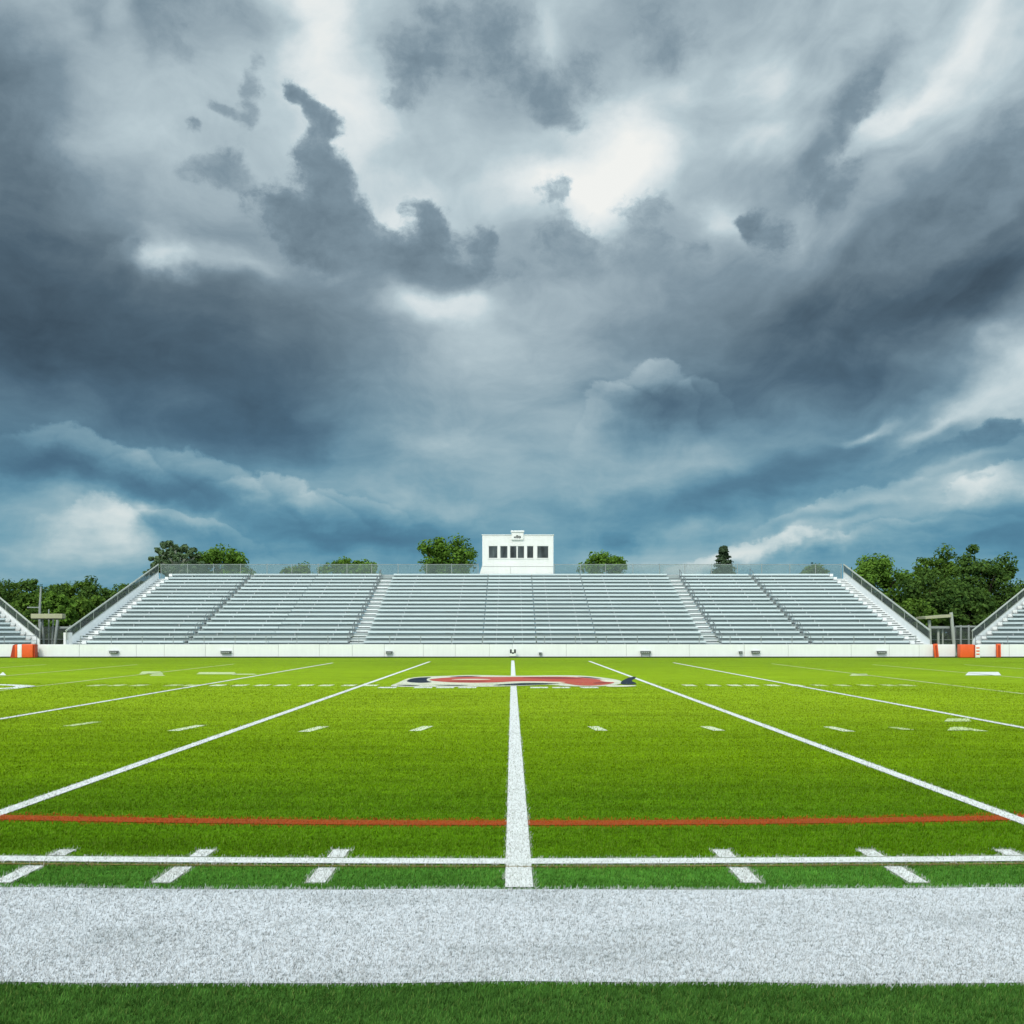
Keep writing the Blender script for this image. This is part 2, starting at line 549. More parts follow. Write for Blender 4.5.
def plain(name, rgb, rough=0.6, metal=0.0, var=0.12, scale=1.5, spec=0.3, streak=0.0):
    """painted or metal surface with uneven tone, grime and a little relief"""
    m, t, b = material(name)
    g = t.new('ShaderNodeNewGeometry')
    n = t.noise(g.outputs['Position'], scale, 5.0, 0.6)
    n2 = t.noise(g.outputs['Position'], scale * 9, 3.0, 0.5)
    isl = g.outputs['Random Per Island']
    f = t.m('MULTIPLY_ADD', t.m('SUBTRACT', n, 0.5), var * 2.2, 1.0)
    f = t.m('MULTIPLY_ADD', t.m('SUBTRACT', n2, 0.5), var * 0.8, f)
    if 'seat' in name:
        oi = t.new('ShaderNodeObjectInfo').outputs['Random']
        f = t.m('MULTIPLY', f, t.lr(t.m('FRACT', t.m('ADD', isl, oi)), 0, 1, 0.86, 1.08))
    if streak:
        v = t.vm('MULTIPLY', g.outputs['Position'], (3.0, 3.0, 0.25))
        f = t.m('MULTIPLY_ADD', t.m('SUBTRACT', t.noise(v, 1.4, 4.0, 0.6), 0.55), streak, f)
    t.put(b.inputs['Base Color'], t.vm('SCALE', (rgb[0], rgb[1], rgb[2]), scale=f))
    t.put(b.inputs['Roughness'], t.m('MULTIPLY_ADD', n2, 0.2, rough - 0.1))
    b.inputs['Metallic'].default_value = metal
    b.inputs['Specular IOR Level'].default_value = spec
    return m


M = {}
M['white_paint'] = plain('white_paint', (.79, .79, .77), 0.55, var=.07, scale=.9, streak=.16)
M['barrier'] = plain('barrier_white', (.82, .83, .84), 0.5, var=.06, scale=.8, streak=.14)
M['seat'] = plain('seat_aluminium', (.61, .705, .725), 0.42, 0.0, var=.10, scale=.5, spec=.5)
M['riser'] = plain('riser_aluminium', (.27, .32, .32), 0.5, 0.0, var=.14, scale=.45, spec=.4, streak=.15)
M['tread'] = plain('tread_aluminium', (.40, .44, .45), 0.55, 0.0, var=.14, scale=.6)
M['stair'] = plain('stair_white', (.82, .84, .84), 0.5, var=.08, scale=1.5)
M['stair_shade'] = plain('stair_riser_grey', (.44, .48, .49), 0.6, var=.1)  # darker risers: shade under the treads put into the colour
M['steel'] = plain('galvanised_steel', (.33, .36, .37), 0.45, 0.3, var=.15, scale=2.0)
M['dark_rail'] = plain('dark_rail', (.17, .19, .20), 0.5, 0.2, var=.15, scale=2.0)
M['olive_rail'] = plain('weathered_rail', (.42, .45, .40), 0.55, 0.1, var=.2, scale=2.0)
M['dark_metal'] = plain('dark_metal', (.035, .04, .045), 0.5, 0.1, var=.2, scale=2.0)
M['vent_grey'] = plain('vent_grey', (.10, .11, .115), 0.6, 0.0, var=.2)
M['grey_post'] = plain('grey_post', (.30, .33, .32), 0.6, 0.0, var=.2, scale=2.0)
M['canopy'] = plain('canopy_cream', (.40, .40, .26), 0.7, 0.0, var=.15, scale=1.2, streak=.2)
M['orange'] = plain('orange_vinyl', (.80, .11, .022), 0.45, 0.0, var=.14, scale=3.0, spec=.4)
M['deep_orange'] = plain('deep_orange_vinyl', (.40, .045, .015), 0.5, 0.0, var=.15, scale=3.0)
M['rubber'] = plain('rubber_edge', (.025, .04, .02), 0.8, 0.0, var=.2, scale=1.0)  # dark green of the strips along the barrier's foot
M['trim'] = plain('trim_grey', (.52, .53, .52), 0.6, var=.08, scale=1.0)


def mesh_wire(name, rgb, opacity):
    """chain link seen from far off: wire too fine to resolve, so a part of the light passes"""
    m, t, b = material(name)
    g = t.new('ShaderNodeNewGeometry')
    n = t.noise(g.outputs['Position'], 1.2, 3.0, 0.6)
    b.inputs['Base Color'].default_value = (*rgb, 1)
    b.inputs['Roughness'].default_value = 0.6
    t.put(b.inputs['Alpha'], t.m('MULTIPLY_ADD', t.m('SUBTRACT', n, 0.5), 0.25, opacity))
    return m


M['chain'] = mesh_wire('chain_link', (.20, .27, .25), .36)
M['chain_dark'] = mesh_wire('dark_chain_link', (.05, .065, .06), .72)


def glass_mat():
    m, t, b = material('dark_window_glass')
    g = t.new('ShaderNodeNewGeometry')
    n = t.noise(t.vm('MULTIPLY', g.outputs['Position'], (2.2, 1.0, 0.6)), 1.0, 2.0, 0.5)
    t.put(b.inputs['Base Color'], t.ramp(n, [(.35, (.012, .016, .018, 1)), (.6, (.06, .075, .08, 1)), (.75, (.13, .15, .15, 1))]))
    b.inputs['Roughness'].default_value = 0.08
    b.inputs['Specular IOR Level'].default_value = 0.35
    return m


M['glass'] = glass_mat()


# ------------------------------------------------------------------ turf
def turf_tone(t, pos):
    """colour of the pitch: dark cool green at the near touchline, yellow-green in the open field, with mown streaks"""
    p = t.sep(pos)
    x, y = p[0], p[1]
    big = t.noise(t.vm('MULTIPLY', pos, (0.35, 0.6, 1.0)), 0.35, 5.0, 0.55)
    streak = t.noise(t.vm('MULTIPLY', pos, (0.16, 2.4, 1.0)), 1.0, 5.0, 0.62)
    patch = t.noise(pos, 1.6, 5.0, 0.6)
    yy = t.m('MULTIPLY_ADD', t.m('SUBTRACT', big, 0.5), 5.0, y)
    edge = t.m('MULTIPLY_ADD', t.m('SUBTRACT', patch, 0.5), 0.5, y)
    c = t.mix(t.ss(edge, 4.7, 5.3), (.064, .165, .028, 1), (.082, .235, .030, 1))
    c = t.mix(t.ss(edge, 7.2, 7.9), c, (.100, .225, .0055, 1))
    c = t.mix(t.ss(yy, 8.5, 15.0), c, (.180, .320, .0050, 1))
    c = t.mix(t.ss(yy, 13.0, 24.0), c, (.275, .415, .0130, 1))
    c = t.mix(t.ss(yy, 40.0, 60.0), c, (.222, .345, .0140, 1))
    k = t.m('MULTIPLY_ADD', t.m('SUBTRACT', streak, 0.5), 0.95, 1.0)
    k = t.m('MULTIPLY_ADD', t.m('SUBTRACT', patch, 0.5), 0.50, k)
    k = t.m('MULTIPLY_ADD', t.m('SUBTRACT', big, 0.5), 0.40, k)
    return t.vm('SCALE', c, scale=k)


def turf_material():
    m, t, b = material('turf')
    g = t.new('ShaderNodeNewGeometry')
    pos = g.outputs['Position']
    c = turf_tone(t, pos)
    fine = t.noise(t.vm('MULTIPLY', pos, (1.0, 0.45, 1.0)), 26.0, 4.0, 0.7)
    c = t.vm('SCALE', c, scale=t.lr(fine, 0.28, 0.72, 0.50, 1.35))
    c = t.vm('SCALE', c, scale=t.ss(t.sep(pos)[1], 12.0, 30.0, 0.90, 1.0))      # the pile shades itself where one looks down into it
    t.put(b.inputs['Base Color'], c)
    b.inputs['Roughness'].default_value = 0.9
    b.inputs['Specular IOR Level'].default_value = 0.03
    bp = t.new('ShaderNodeBump')
    bp.inputs['Strength'].default_value = 0.6
    bp.inputs['Distance'].default_value = 0.03
    t.put(bp.inputs['Height'], fine)
    t.l.new(bp.outputs[0], b.inputs['Normal'])
    return m


def blade_material():
    m, t, b = material('turf_blades')
    g = t.new('ShaderNodeNewGeometry')
    pos = g.outputs['Position']
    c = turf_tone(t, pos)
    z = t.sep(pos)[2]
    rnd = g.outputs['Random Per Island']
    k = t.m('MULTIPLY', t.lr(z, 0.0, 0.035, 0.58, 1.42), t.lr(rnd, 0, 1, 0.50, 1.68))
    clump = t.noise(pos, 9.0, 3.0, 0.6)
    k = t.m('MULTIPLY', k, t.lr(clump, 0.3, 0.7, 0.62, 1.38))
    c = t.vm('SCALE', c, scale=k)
    c = t.mix(t.m('MULTIPLY', t.ss(rnd, 0.90, 0.93), 0.35), c, (.30, .30, .10, 1))
    t.n.remove(b)
    out = t.n['Material Output']
    d = t.new('ShaderNodeBsdfDiffuse')
    tr = t.new('ShaderNodeBsdfTranslucent')
    mx = t.new('ShaderNodeMixShader')
    mx.inputs[0].default_value = 0.25
    t.put(d.inputs[0], c)
    t.put(d.inputs['Normal'], t.vm('NORMALIZE', t.vm('ADD', t.vm('SCALE', g.outputs['Normal'], scale=0.5), (0, 0, 1))))
    t.put(tr.inputs[0], t.vm('MULTIPLY', c, (1.25, 1.15, 0.7)))
    t.l.new(d.outputs[0], mx.inputs[1])
    t.l.new(tr.outputs[0], mx.inputs[2])
    t.l.new(mx.outputs[0], out.inputs[0])
    return m


def paint_material(name, rgb, wear=0.35, blades=False, soft=1.0, tint=(.09, .14, .05)):
    """line paint on the pile of the turf: worn through to the green here and there"""
    m, t, b = material(name)
    g = t.new('ShaderNodeNewGeometry')
    pos = g.outputs['Position']
    big = t.noise(t.vm('MULTIPLY', pos, (0.8, 1.6, 1.0)), 0.9, 5.0, 0.6)
    fine = t.noise(t.vm('MULTIPLY', pos, (1.0, 0.6, 1.0)), 34.0, 3.0, 0.75)
    worn = t.m('ADD', t.m('MULTIPLY', t.ss(big, 0.46, 0.72), 0.28), t.m('MULTIPLY', t.ss(fine, 0.52, 0.74), 0.85))
    worn = t.m('MULTIPLY', worn, wear * 1.6, clamp=True)
    if blades:
        rnd = g.outputs['Random Per Island']
        z = t.sep(pos)[2]
        worn = t.m('MAXIMUM', t.m('MULTIPLY', worn, 0.75), t.m('MULTIPLY', t.ss(rnd, 0.95 - wear * .15, 0.97), 0.8))
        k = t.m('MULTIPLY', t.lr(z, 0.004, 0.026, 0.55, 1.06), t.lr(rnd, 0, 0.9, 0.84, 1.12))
    else:
        k = t.lr(fine, 0.3, 0.7, 1.06, 0.90)
    c = t.vm('SCALE', t.mix(worn, (*rgb, 1), (*tint, 1)), scale=k)
    b.inputs['Roughness'].default_value = 0.85
    b.inputs['Specular IOR Level'].default_value = 0.15
    t.put(b.inputs['Base Color'], c)
    if not blades:
        bp = t.new('ShaderNodeBump')
        bp.inputs['Strength'].default_value = 0.5
        bp.inputs['Distance'].default_value = 0.02
        t.put(bp.inputs['Height'], fine)
        t.l.new(bp.outputs[0], b.inputs['Normal'])
    else:
        out = t.n['Material Output']
        tr = t.new('ShaderNodeBsdfTranslucent')
        mx = t.new('ShaderNodeMixShader')
        mx.inputs[0].default_value = 0.2
        t.put(b.inputs['Normal'], t.vm('NORMALIZE', t.vm('ADD', t.vm('SCALE', g.outputs['Normal'], scale=0.5), (0, 0, 1))))
        t.put(tr.inputs[0], c)
        t.l.new(b.outputs[0], mx.inputs[1])
        t.l.new(tr.outputs[0], mx.inputs[2])
        t.l.new(mx.outputs[0], out.inputs[0])
    return m


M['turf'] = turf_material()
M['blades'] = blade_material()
WHITE, RED, TAN, NAVY = (.80, .82, .80), (.62, .085, .012), (.30, .20, .07), (.018, .028, .05)
M['p_white'] = paint_material('white_line_paint', WHITE, .22, tint=(.25, .32, .18))
M['p_band'] = paint_material('white_band_paint', (.70, .73, .76), .55, tint=(.20, .23, .22))
M['p_faint'] = paint_material('worn_white_paint', (.60, .70, .36), .9, tint=(.22, .33, .03))
M['p_hash'] = paint_material('thin_white_paint', (.74, .80, .56), .55, tint=(.30, .42, .05))
M['p_red'] = paint_material('orange_red_line_paint', (.36, .07, .010), .45, tint=(.16, .10, .02))
M['p_tan'] = paint_material('worn_tan_line', TAN, .9, tint=(.06, .09, .015))
M['p_logo_red'] = paint_material('faded_red_paint', (.50, .085, .06), .50, tint=(.50, .28, .20))
M['p_logo_white'] = paint_material('faded_white_paint', (.78, .76, .60), .25, tint=(.30, .36, .14))
M['p_logo_faint'] = paint_material('patchy_white_paint', (.70, .70, .58), .70, tint=(.32, .40, .10))
M['p_logo_navy'] = paint_material('navy_paint', NAVY, .18, tint=(.10, .15, .06))
M['b_white'] = paint_material('white_line_blades', (.78, .78, .74), .45, True, tint=(.12, .17, .06))
M['b_band'] = paint_material('white_band_blades', (.85, .87, .88), .70, True, tint=(.12, .15, .13))
M['b_red'] = paint_material('orange_red_line_blades', (.66, .095, .013), .75, True, tint=(.10, .10, .02))
M['b_tan'] = paint_material('tan_line_blades', (.30, .26, .10), 1.0, True, tint=(.06, .10, .015))


def ground_mat():
    m, t, b = material('outer_ground')
    g = t.new('ShaderNodeNewGeometry')
    n = t.noise(g.outputs['Position'], 0.12, 7.0, 0.6)
    t.put(b.inputs['Base Color'], t.ramp(n, [(.3, (.03, .06, .015, 1)), (.55, (.06, .10, .02, 1)), (.8, (.13, .13, .07, 1))]))
    b.inputs['Roughness'].default_value = 0.95
    return m


# ground to the horizon, with the synthetic pitch as a sheet on it
tag(MB().box(-2500, 2500, -400, 4000, -1.0, 0.0).build('ground', ground_mat()), 'grassy ground around the pitch, reaching to the horizon', 'ground', kind='structure')
mb = MB()
nx, ny = 24, 20
xs = np.linspace(-60, 60, nx + 1)
ys = np.linspace(-6, 68.9, ny + 1)
mb.add([(x, y, 0.004) for y in ys for x in xs], [(j * (nx + 1) + i, j * (nx + 1) + i + 1, (j + 1) * (nx + 1) + i + 1, (j + 1) * (nx + 1) + i) for j in range(ny) for i in range(nx)])
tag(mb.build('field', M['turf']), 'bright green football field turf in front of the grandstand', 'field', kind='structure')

MARKS = []      # (test(x, y), sheet object, blade material) of the markings near the camera


def marking(name, pts_list, mat, label, cat, z=0.010, near=None, group=None):
    mb = MB()
    for pts in pts_list:
        mb.poly(pts, z)
    o = mb.build(name, mat)
    tag(o, label, cat, group, 'structure')
    if near:
        MARKS.append((near[0], o, near[1], near[2]))
    return o


def rect(x0, x1, y0, y1):
    return [(x0, y0), (x1, y0), (x1, y1), (x0, y1)]


def curve_strip(fy, w, x0=-34.0, x1=34.0, n=68):
    xs = np.linspace(x0, x1, n + 1)
    return [[(a, fy(a) - w / 2), (b, fy(b) - w / 2), (b, fy(b) + w / 2), (a, fy(a) + w / 2)] for a, b in zip(xs[:-1], xs[1:])]


def wob(x, k):
    return 0.015 * np.sin(x * 2.1 + k) + 0.010 * np.sin(x * 5.3 + 2 * k)


red_y = lambda x: 9.06 + 0.014 * np.minimum(np.abs(x), 9.0) ** 2
side_y = lambda x: 7.53 + 0.012 * np.minimum(np.abs(x), 9.0) ** 1.6
tan_y = lambda x: side_y(x) - 0.165
band0, band1 = (lambda x: 4.90 + wob(x, 1.0)), (lambda x: 6.75 + wob(x, 2.0) + 0.008 * np.minimum(np.abs(x), 9.0) ** 1.5)

xs = np.linspace(-34, 34, 137)
mb = MB()
band = [[(a, band0(a) + .03), (b, band0(b) + .03), (b, band1(b) - .04), (a, band1(a) - .04)] for a, b in zip(xs[:-1], xs[1:])]
marking('boundary_band', band, M['p_band'], 'wide white painted sideline band across the near edge of the field', 'painted band', 0.008,
        near=(lambda x, y: (y > band0(x)) & (y < band1(x)), M['b_band'], 1.0))
marking('red_line', curve_strip(red_y, .22), M['p_red'], 'long orange-red painted line crossing the near field', 'painted line', 0.0100,
        near=(lambda x, y: np.abs(y - red_y(x) + .06 * np.sin(x * 37.0) * np.sin(x * 23.0 + y * 60)) < .20, M['b_red'], 1.0))
marking('touch_line', curve_strip(side_y, .17), M['p_white'], 'thin white painted line between the red line and the wide white band', 'painted line', 0.0125,
        near=(lambda x, y: np.abs(y - side_y(x)) < .125, M['b_white'], 1.0))
marking('worn_edge', curve_strip(tan_y, .02), M['p_tan'], 'thin tan brown worn edge along the near side of the white line', 'painted line', 0.0118,
        near=(lambda x, y: np.abs(y - tan_y(x)) < .05, M['b_tan'], 1.0))

# yard lines, near touchline to the far side
YL = [(0.045, .20, 6.77, 62.0), (-4.55, .17, 7.66, 59.5), (4.34, .17, 7.66, 60.5), (-9.5, .16, 7.8, 57.0), (8.62, .16, 7.8, 57.5), (-14.2, .15, 8, 55.0), (13.4, .15, 8, 55.5),
      (-18.8, .15, 8, 54), (18.1, .15, 8, 54), (-23.4, .15, 8, 54), (22.7, .15, 8, 54), (-28.0, .15, 8, 53), (27.3, .15, 8, 53)]
names = {0: 'white centre line running straight away from the viewer to the grandstand',
         1: 'first white yard line left of the centre line, slanting to the lower left corner', 2: 'first white yard line right of the centre line, slanting to the lower right corner',
         3: 'second white yard line left of the centre line', 4: 'second white yard line right of the centre line', 5: 'third white yard line left of the centre line', 6: 'third white yard line right of the centre line',
         7: 'fourth thin yard line left of the centre line', 8: 'fourth thin yard line right of the centre line', 9: 'fifth thin yard line left of the centre line', 10: 'fifth thin yard line right of the centre line',
         11: 'sixth thin yard line left of the centre line', 12: 'sixth thin yard line right of the centre line'}
for i, (x0, w, y0, y1) in enumerate(YL):
    pts = [rect(x0 - w / 2 + .012, x0 + w / 2 - .012, a, b) for a, b in zip(np.linspace(y0, y1, 9)[:-1], np.linspace(y0, y1, 9)[1:])]
    marking('yard_line', pts, M['p_white'] if i < 5 else M['p_faint'], names[i], 'painted line', 0.0110, group='white yard lines on the field',
            near=((lambda x0, w, y0: (lambda x, y: (np.abs(x - x0) < w / 2) & (y > y0)))(x0, w, y0), M['b_white'], 1.0) if i < 5 else None)

# one-yard ticks over the near touchline
for k, x0 in enumerate((-3.28, -2.25, -1.26, 1.54, 2.61, 3.62)):
    marking('side_tick', [rect(x0 - .06, x0 + .06, 6.90, side_y(x0) - .21), rect(x0 - .06, x0 + .06, side_y(x0) + .126, 7.95)], M['p_white'],
            'short white tick crossing the near white line, %s the centre line' % ('third left of', 'second left of', 'first left of', 'first right of', 'second right of', 'third right of')[k].replace('left of', 'one left of').replace('right of', 'one right of'),
            'painted tick', 0.0085, group='short white ticks across the near white line',
            near=((lambda x0: (lambda x, y: (np.abs(x - x0) < .085) & (y > 6.86) & (y < 7.98) & (np.abs(y - side_y(x0) + .04) > .165)))(x0), M['b_white'], 1.0))

# near hash marks: short worn strokes
for k, (x0, y0, l, mt) in enumerate([(-7.55, 18.9, .9, 'p_faint'), (-5.46, 18.1, 1.1, 'p_hash'), (-3.30, 17.9, 1.0, 'p_hash'), (-1.52, 18.0, .9, 'p_hash'), (1.42, 18.0, .8, 'p_hash'),
                                     (3.34, 18.0, .8, 'p_hash'), (5.42, 17.9, .9, 'p_hash'), (7.6, 17.9, .8, 'p_faint'), (6.5, 18.0, .5, 'p_faint')]):
    s = 0.06 if x0 < 0 else -0.06
    marking('hash_mark', [[(x0 - .11 - s, y0 - l / 2), (x0 + .09 - s, y0 - l / 2), (x0 + .12 + s, y0 + l / 2), (x0 - .07 + s, y0 + l / 2)]], M[mt],
            'worn white hash stroke in the nearer row between the yard lines', 'painted hash', 0.010, group='hash strokes of the nearer row')
# far hash marks: the dashed row level with the painted logo
for k, px in enumerate([98, 118, 140, 174, 192, 219, 241, 263, 283, 307, 327, 350, 372, 690, 696 + 18, 735, 752, 773, 797, 820, 843, 867, 890, 908]):
    x0, y0 = ground(px, 685.6)
    w = .40 if px < 512 else .36
    marking('hash_mark', [rect(x0 - w / 2, x0 + w / 2, y0 - .45, y0 + .45)], M['p_faint' if px < 200 or px > 800 else 'p_hash'],
            'white hash dash in the farther row level with the painted logo', 'painted hash', 0.010, group='hash dashes of the farther row')
for px in (388, 424, 446, 468, 540, 562, 590):
    x0, y0 = ground(px, 687.8)
    marking('hash_mark', [rect(x0 - .26, x0 + .26, y0 - .32, y0 + .32)], M['p_white'], 'small white hash dash along the near edge of the painted logo', 'painted hash', 0.010, group='hash dashes under the logo')


def gpoly(pts):
    return [ground(*p) for p in pts]


def ring(cx, cy, rx, ry, w, n=28, a0=0.0, a1=2 * math.pi):
    out = []
    for i in range(n):
        a, b = a0 + (a1 - a0) * i / n, a0 + (a1 - a0) * (i + 1) / n
        p = lambda t, k: (cx + (rx - k * w) * math.cos(t), cy + (ry - k * w) * math.sin(t))
        out.append([p(a, 1), p(a, 0), p(b, 0), p(b, 1)])
    return out


# far painted field numbers: flattened by distance to bars and loops
marking('field_number', ring(-17.5, 31.6, 3.4, 2.1, .55), M['p_white'], 'big curved white painted loop cut by the left edge of the view', 'painted number', 0.011)
for (pxs, lab) in [([(140, 674.2, 164, 671.6), (150, 676, 166, 674.6)], 'pair of thin white painted bars of a far field number left of the goal side'),
                   ([(197, 674.5, 238, 672.4), (232, 675, 258, 674)], 'long thin white painted number bar left of the logo'),
                   ([(966, 675.5, 1002, 672.2)], 'broad white painted block on the far right of the field'),
                   ([(0, 675.5, 7, 672.5)], 'short white painted block at the far left edge of the field'),
                   ([(850, 676, 870, 674)], 'small faint white painted block right of the far hash row'),
                   ([(945, 722, 972, 719), (948, 731, 970, 728)], 'faint pair of white worn strokes at the right of the near field')]:
    ps = []
    for (a, b, c, d) in pxs:
        q = gpoly([(a, b), (c, b), (c - 3, d), (a + 3, d)])
        ps.append(q)
    marking('field_number', ps, M['p_white' if 'broad' in lab or 'short' in lab else 'p_faint'], lab, 'painted number', 0.011)

# midfield emblem, laid down in colours over a white outline
emb = empty('midfield_logo', (0.05, 35.5, 0.0))
tag(emb, 'faded red, white and navy swoosh-shaped logo painted across midfield', 'field logo', kind='structure')


def smooth_poly(pts, it=2):
    for _ in range(it):
        q = []
        for a, b in zip(pts, pts[1:] + pts[:1]):
            q += [(a[0] * .75 + b[0] * .25, a[1] * .75 + b[1] * .25), (a[0] * .25 + b[0] * .75, a[1] * .25 + b[1] * .75)]
        pts = q
    return pts


def emblem(name, polys, mat, z):
    bm = bmesh.new()
    for p in polys:
        vs = [bm.verts.new((x - 0.05, y - 35.5, z)) for x, y in gpoly(smooth_poly(p))]
        f = bm.faces.new(vs)
    bmesh.ops.triangulate(bm, faces=bm.faces[:])
    for f in bm.faces:
        if f.normal.z < 0:
            f.normal_flip()
    me = bpy.data.meshes.new(name)
    bm.to_mesh(me)
    bm.free()
    me.materials.append(mat)
    o = bpy.data.objects.new(name, me)
    COL.objects.link(o)
    o.parent = emb
    return o


emblem('logo_outline', [[(390, 686.2), (398, 683.6), (407, 679.0), (420, 677.0), (450, 676.2), (470, 675.2), (515, 676.3), (560, 675.6), (585, 676.0), (606, 678.2), (623, 681), (622, 684.6),
                         (606, 686.8), (570, 687.0), (548, 684.8), (530, 686.0), (500, 687.0), (470, 687.3), (425, 687.3), (396, 687.2)]], M['p_logo_faint'], 0.0155)
emblem('navy_shape', [[(406, 682.6), (410, 679.4), (420, 677.8), (434, 677.6), (427, 679.2), (428, 681.6), (434, 682.6), (424, 683.6)],
                      [(394, 685.6), (408, 685.2), (424, 686.0), (410, 686.6)], [(430, 685.6), (452, 685.4), (474, 685.8), (456, 686.6)],
                      [(488, 686.0), (508, 684.2), (530, 683.2), (566, 684.0), (548, 684.8), (520, 686.0)],
                      [(621, 682.4), (628, 678.4), (636, 676.6), (637, 678.4), (631, 681.2), (637, 683.4), (637, 685.0), (622, 685.2)],
                      [(446, 677.6), (462, 676.4), (486, 676.4), (470, 677.3)], [(574, 677.0), (592, 677.6), (606, 679.8), (590, 678.6)]], M['p_logo_navy'], 0.0170)
emblem('red_shape', [[(427, 680.6), (436, 678.8), (462, 677.2), (490, 677.4), (516, 677.4), (540, 677.2), (572, 677.2), (592, 678.8), (606, 680.8), (618, 682.9), (604, 685.8), (582, 686.6), (566, 684.0), (552, 681.9), (516, 681.7),
                      (500, 682.9), (476, 683.4), (446, 682.7)]], M['p_logo_red'], 0.0185)
emblem('white_stripe', [[(416, 683.9), (432, 683.0), (466, 683.9), (500, 683.2), (474, 684.9), (440, 684.7)], [(508, 682.8), (556, 682.2), (570, 682.9), (552, 683.4)], [(598, 680.6), (620, 681.6), (620, 682.9), (606, 682.4)],
                       [(606, 686.0), (637, 685.6), (637, 687.0), (608, 687.6)], [(446, 679.9), (474, 679.2), (498, 680.0), (470, 680.5)], [(404, 681.4), (408, 679.0), (412, 678.4), (408, 680.4)]], M['p_logo_white'], 0.0200)
emblem('dark_red_stripe', [[(518, 677.8), (560, 677.5), (590, 679.2), (560, 679.5), (530, 678.8)], [(596, 682.6), (618, 683.2), (592, 684.6)], [(440, 681.6), (468, 681.2), (494, 682.0), (468, 682.4)]],
       paint_material('dark_red_paint', (.27, .045, .045), .35, tint=(.4, .2, .14)), 0.0200)


# grass blades as geometry, thinning out with distance; the pile under the paint is painted too
def blades():
    # density falls off smoothly with distance
    n = 860000
    u = RNG.random(n)
    y = (3.0 ** -.75 + (34.0 ** -.75 - 3.0 ** -.75) * u) ** (-1 / .75)
    x = RNG.uniform(-1, 1, n) * (y * .477 + 2.4)
    # tufts: pull the roots together
    gx, gy = np.round(x / 0.012) * 0.012, np.round(y / 0.012) * 0.012
    x = x * 0.6 + gx * 0.4
    y = y * 0.6 + gy * 0.4
    owner = np.full(len(x), -1)
    jx, jy = x + RNG.normal(0, .010, len(x)), y + RNG.normal(0, .017, len(x))
    # later rules win: the red line lies under the yard lines, the band and the touchline over everything
    for i in [1] + list(range(4, len(MARKS))):
        owner[MARKS[i][0](jx, jy)] = i
    for i in (0, 3, 2):
        owner[MARKS[i][0](jx, jy)] = i
    d = np.maximum(y, 4.0)
    h = RNG.uniform(.016, .034, len(x))
    wv = RNG.uniform(.0030, .0058, len(x)) * np.maximum(1.0, d / 6.0)
    ang = RNG.uniform(0, 2 * np.pi, len(x))
    lean = RNG.normal(0, .008, (len(x), 2))
    lean[:, 0] += .004
    px, py = np.cos(ang) * wv / 2, np.sin(ang) * wv / 2
    V = np.empty((len(x), 3, 3))
    V[:, 0] = np.stack([x - px, y - py, np.full(len(x), .003)], 1)
    V[:, 1] = np.stack([x + px, y + py, np.full(len(x), .003)], 1)
    V[:, 2] = np.stack([x + lean[:, 0], y + lean[:, 1], h], 1)
    V[owner >= 0, 2, 2] *= 0.92
    V[owner >= 0, :2, 2] = .005
    sel = V[owner < 0]
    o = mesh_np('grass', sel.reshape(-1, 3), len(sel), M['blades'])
    tag(o, 'short green turf blades of the near part of the field', 'grass', kind='stuff')
    for i, (test, sheet, mat, _) in enumerate(MARKS):
        sel = V[owner == i]
        if len(sel) == 0:
            continue
        b = mesh_np('painted_blades', sel.reshape(-1, 3), len(sel), mat, sheet)
        b['kind'] = 'stuff'


blades()


# ------------------------------------------------------------------ grandstand
ROWS, Z0, Z1 = 18, 1.06, 6.42


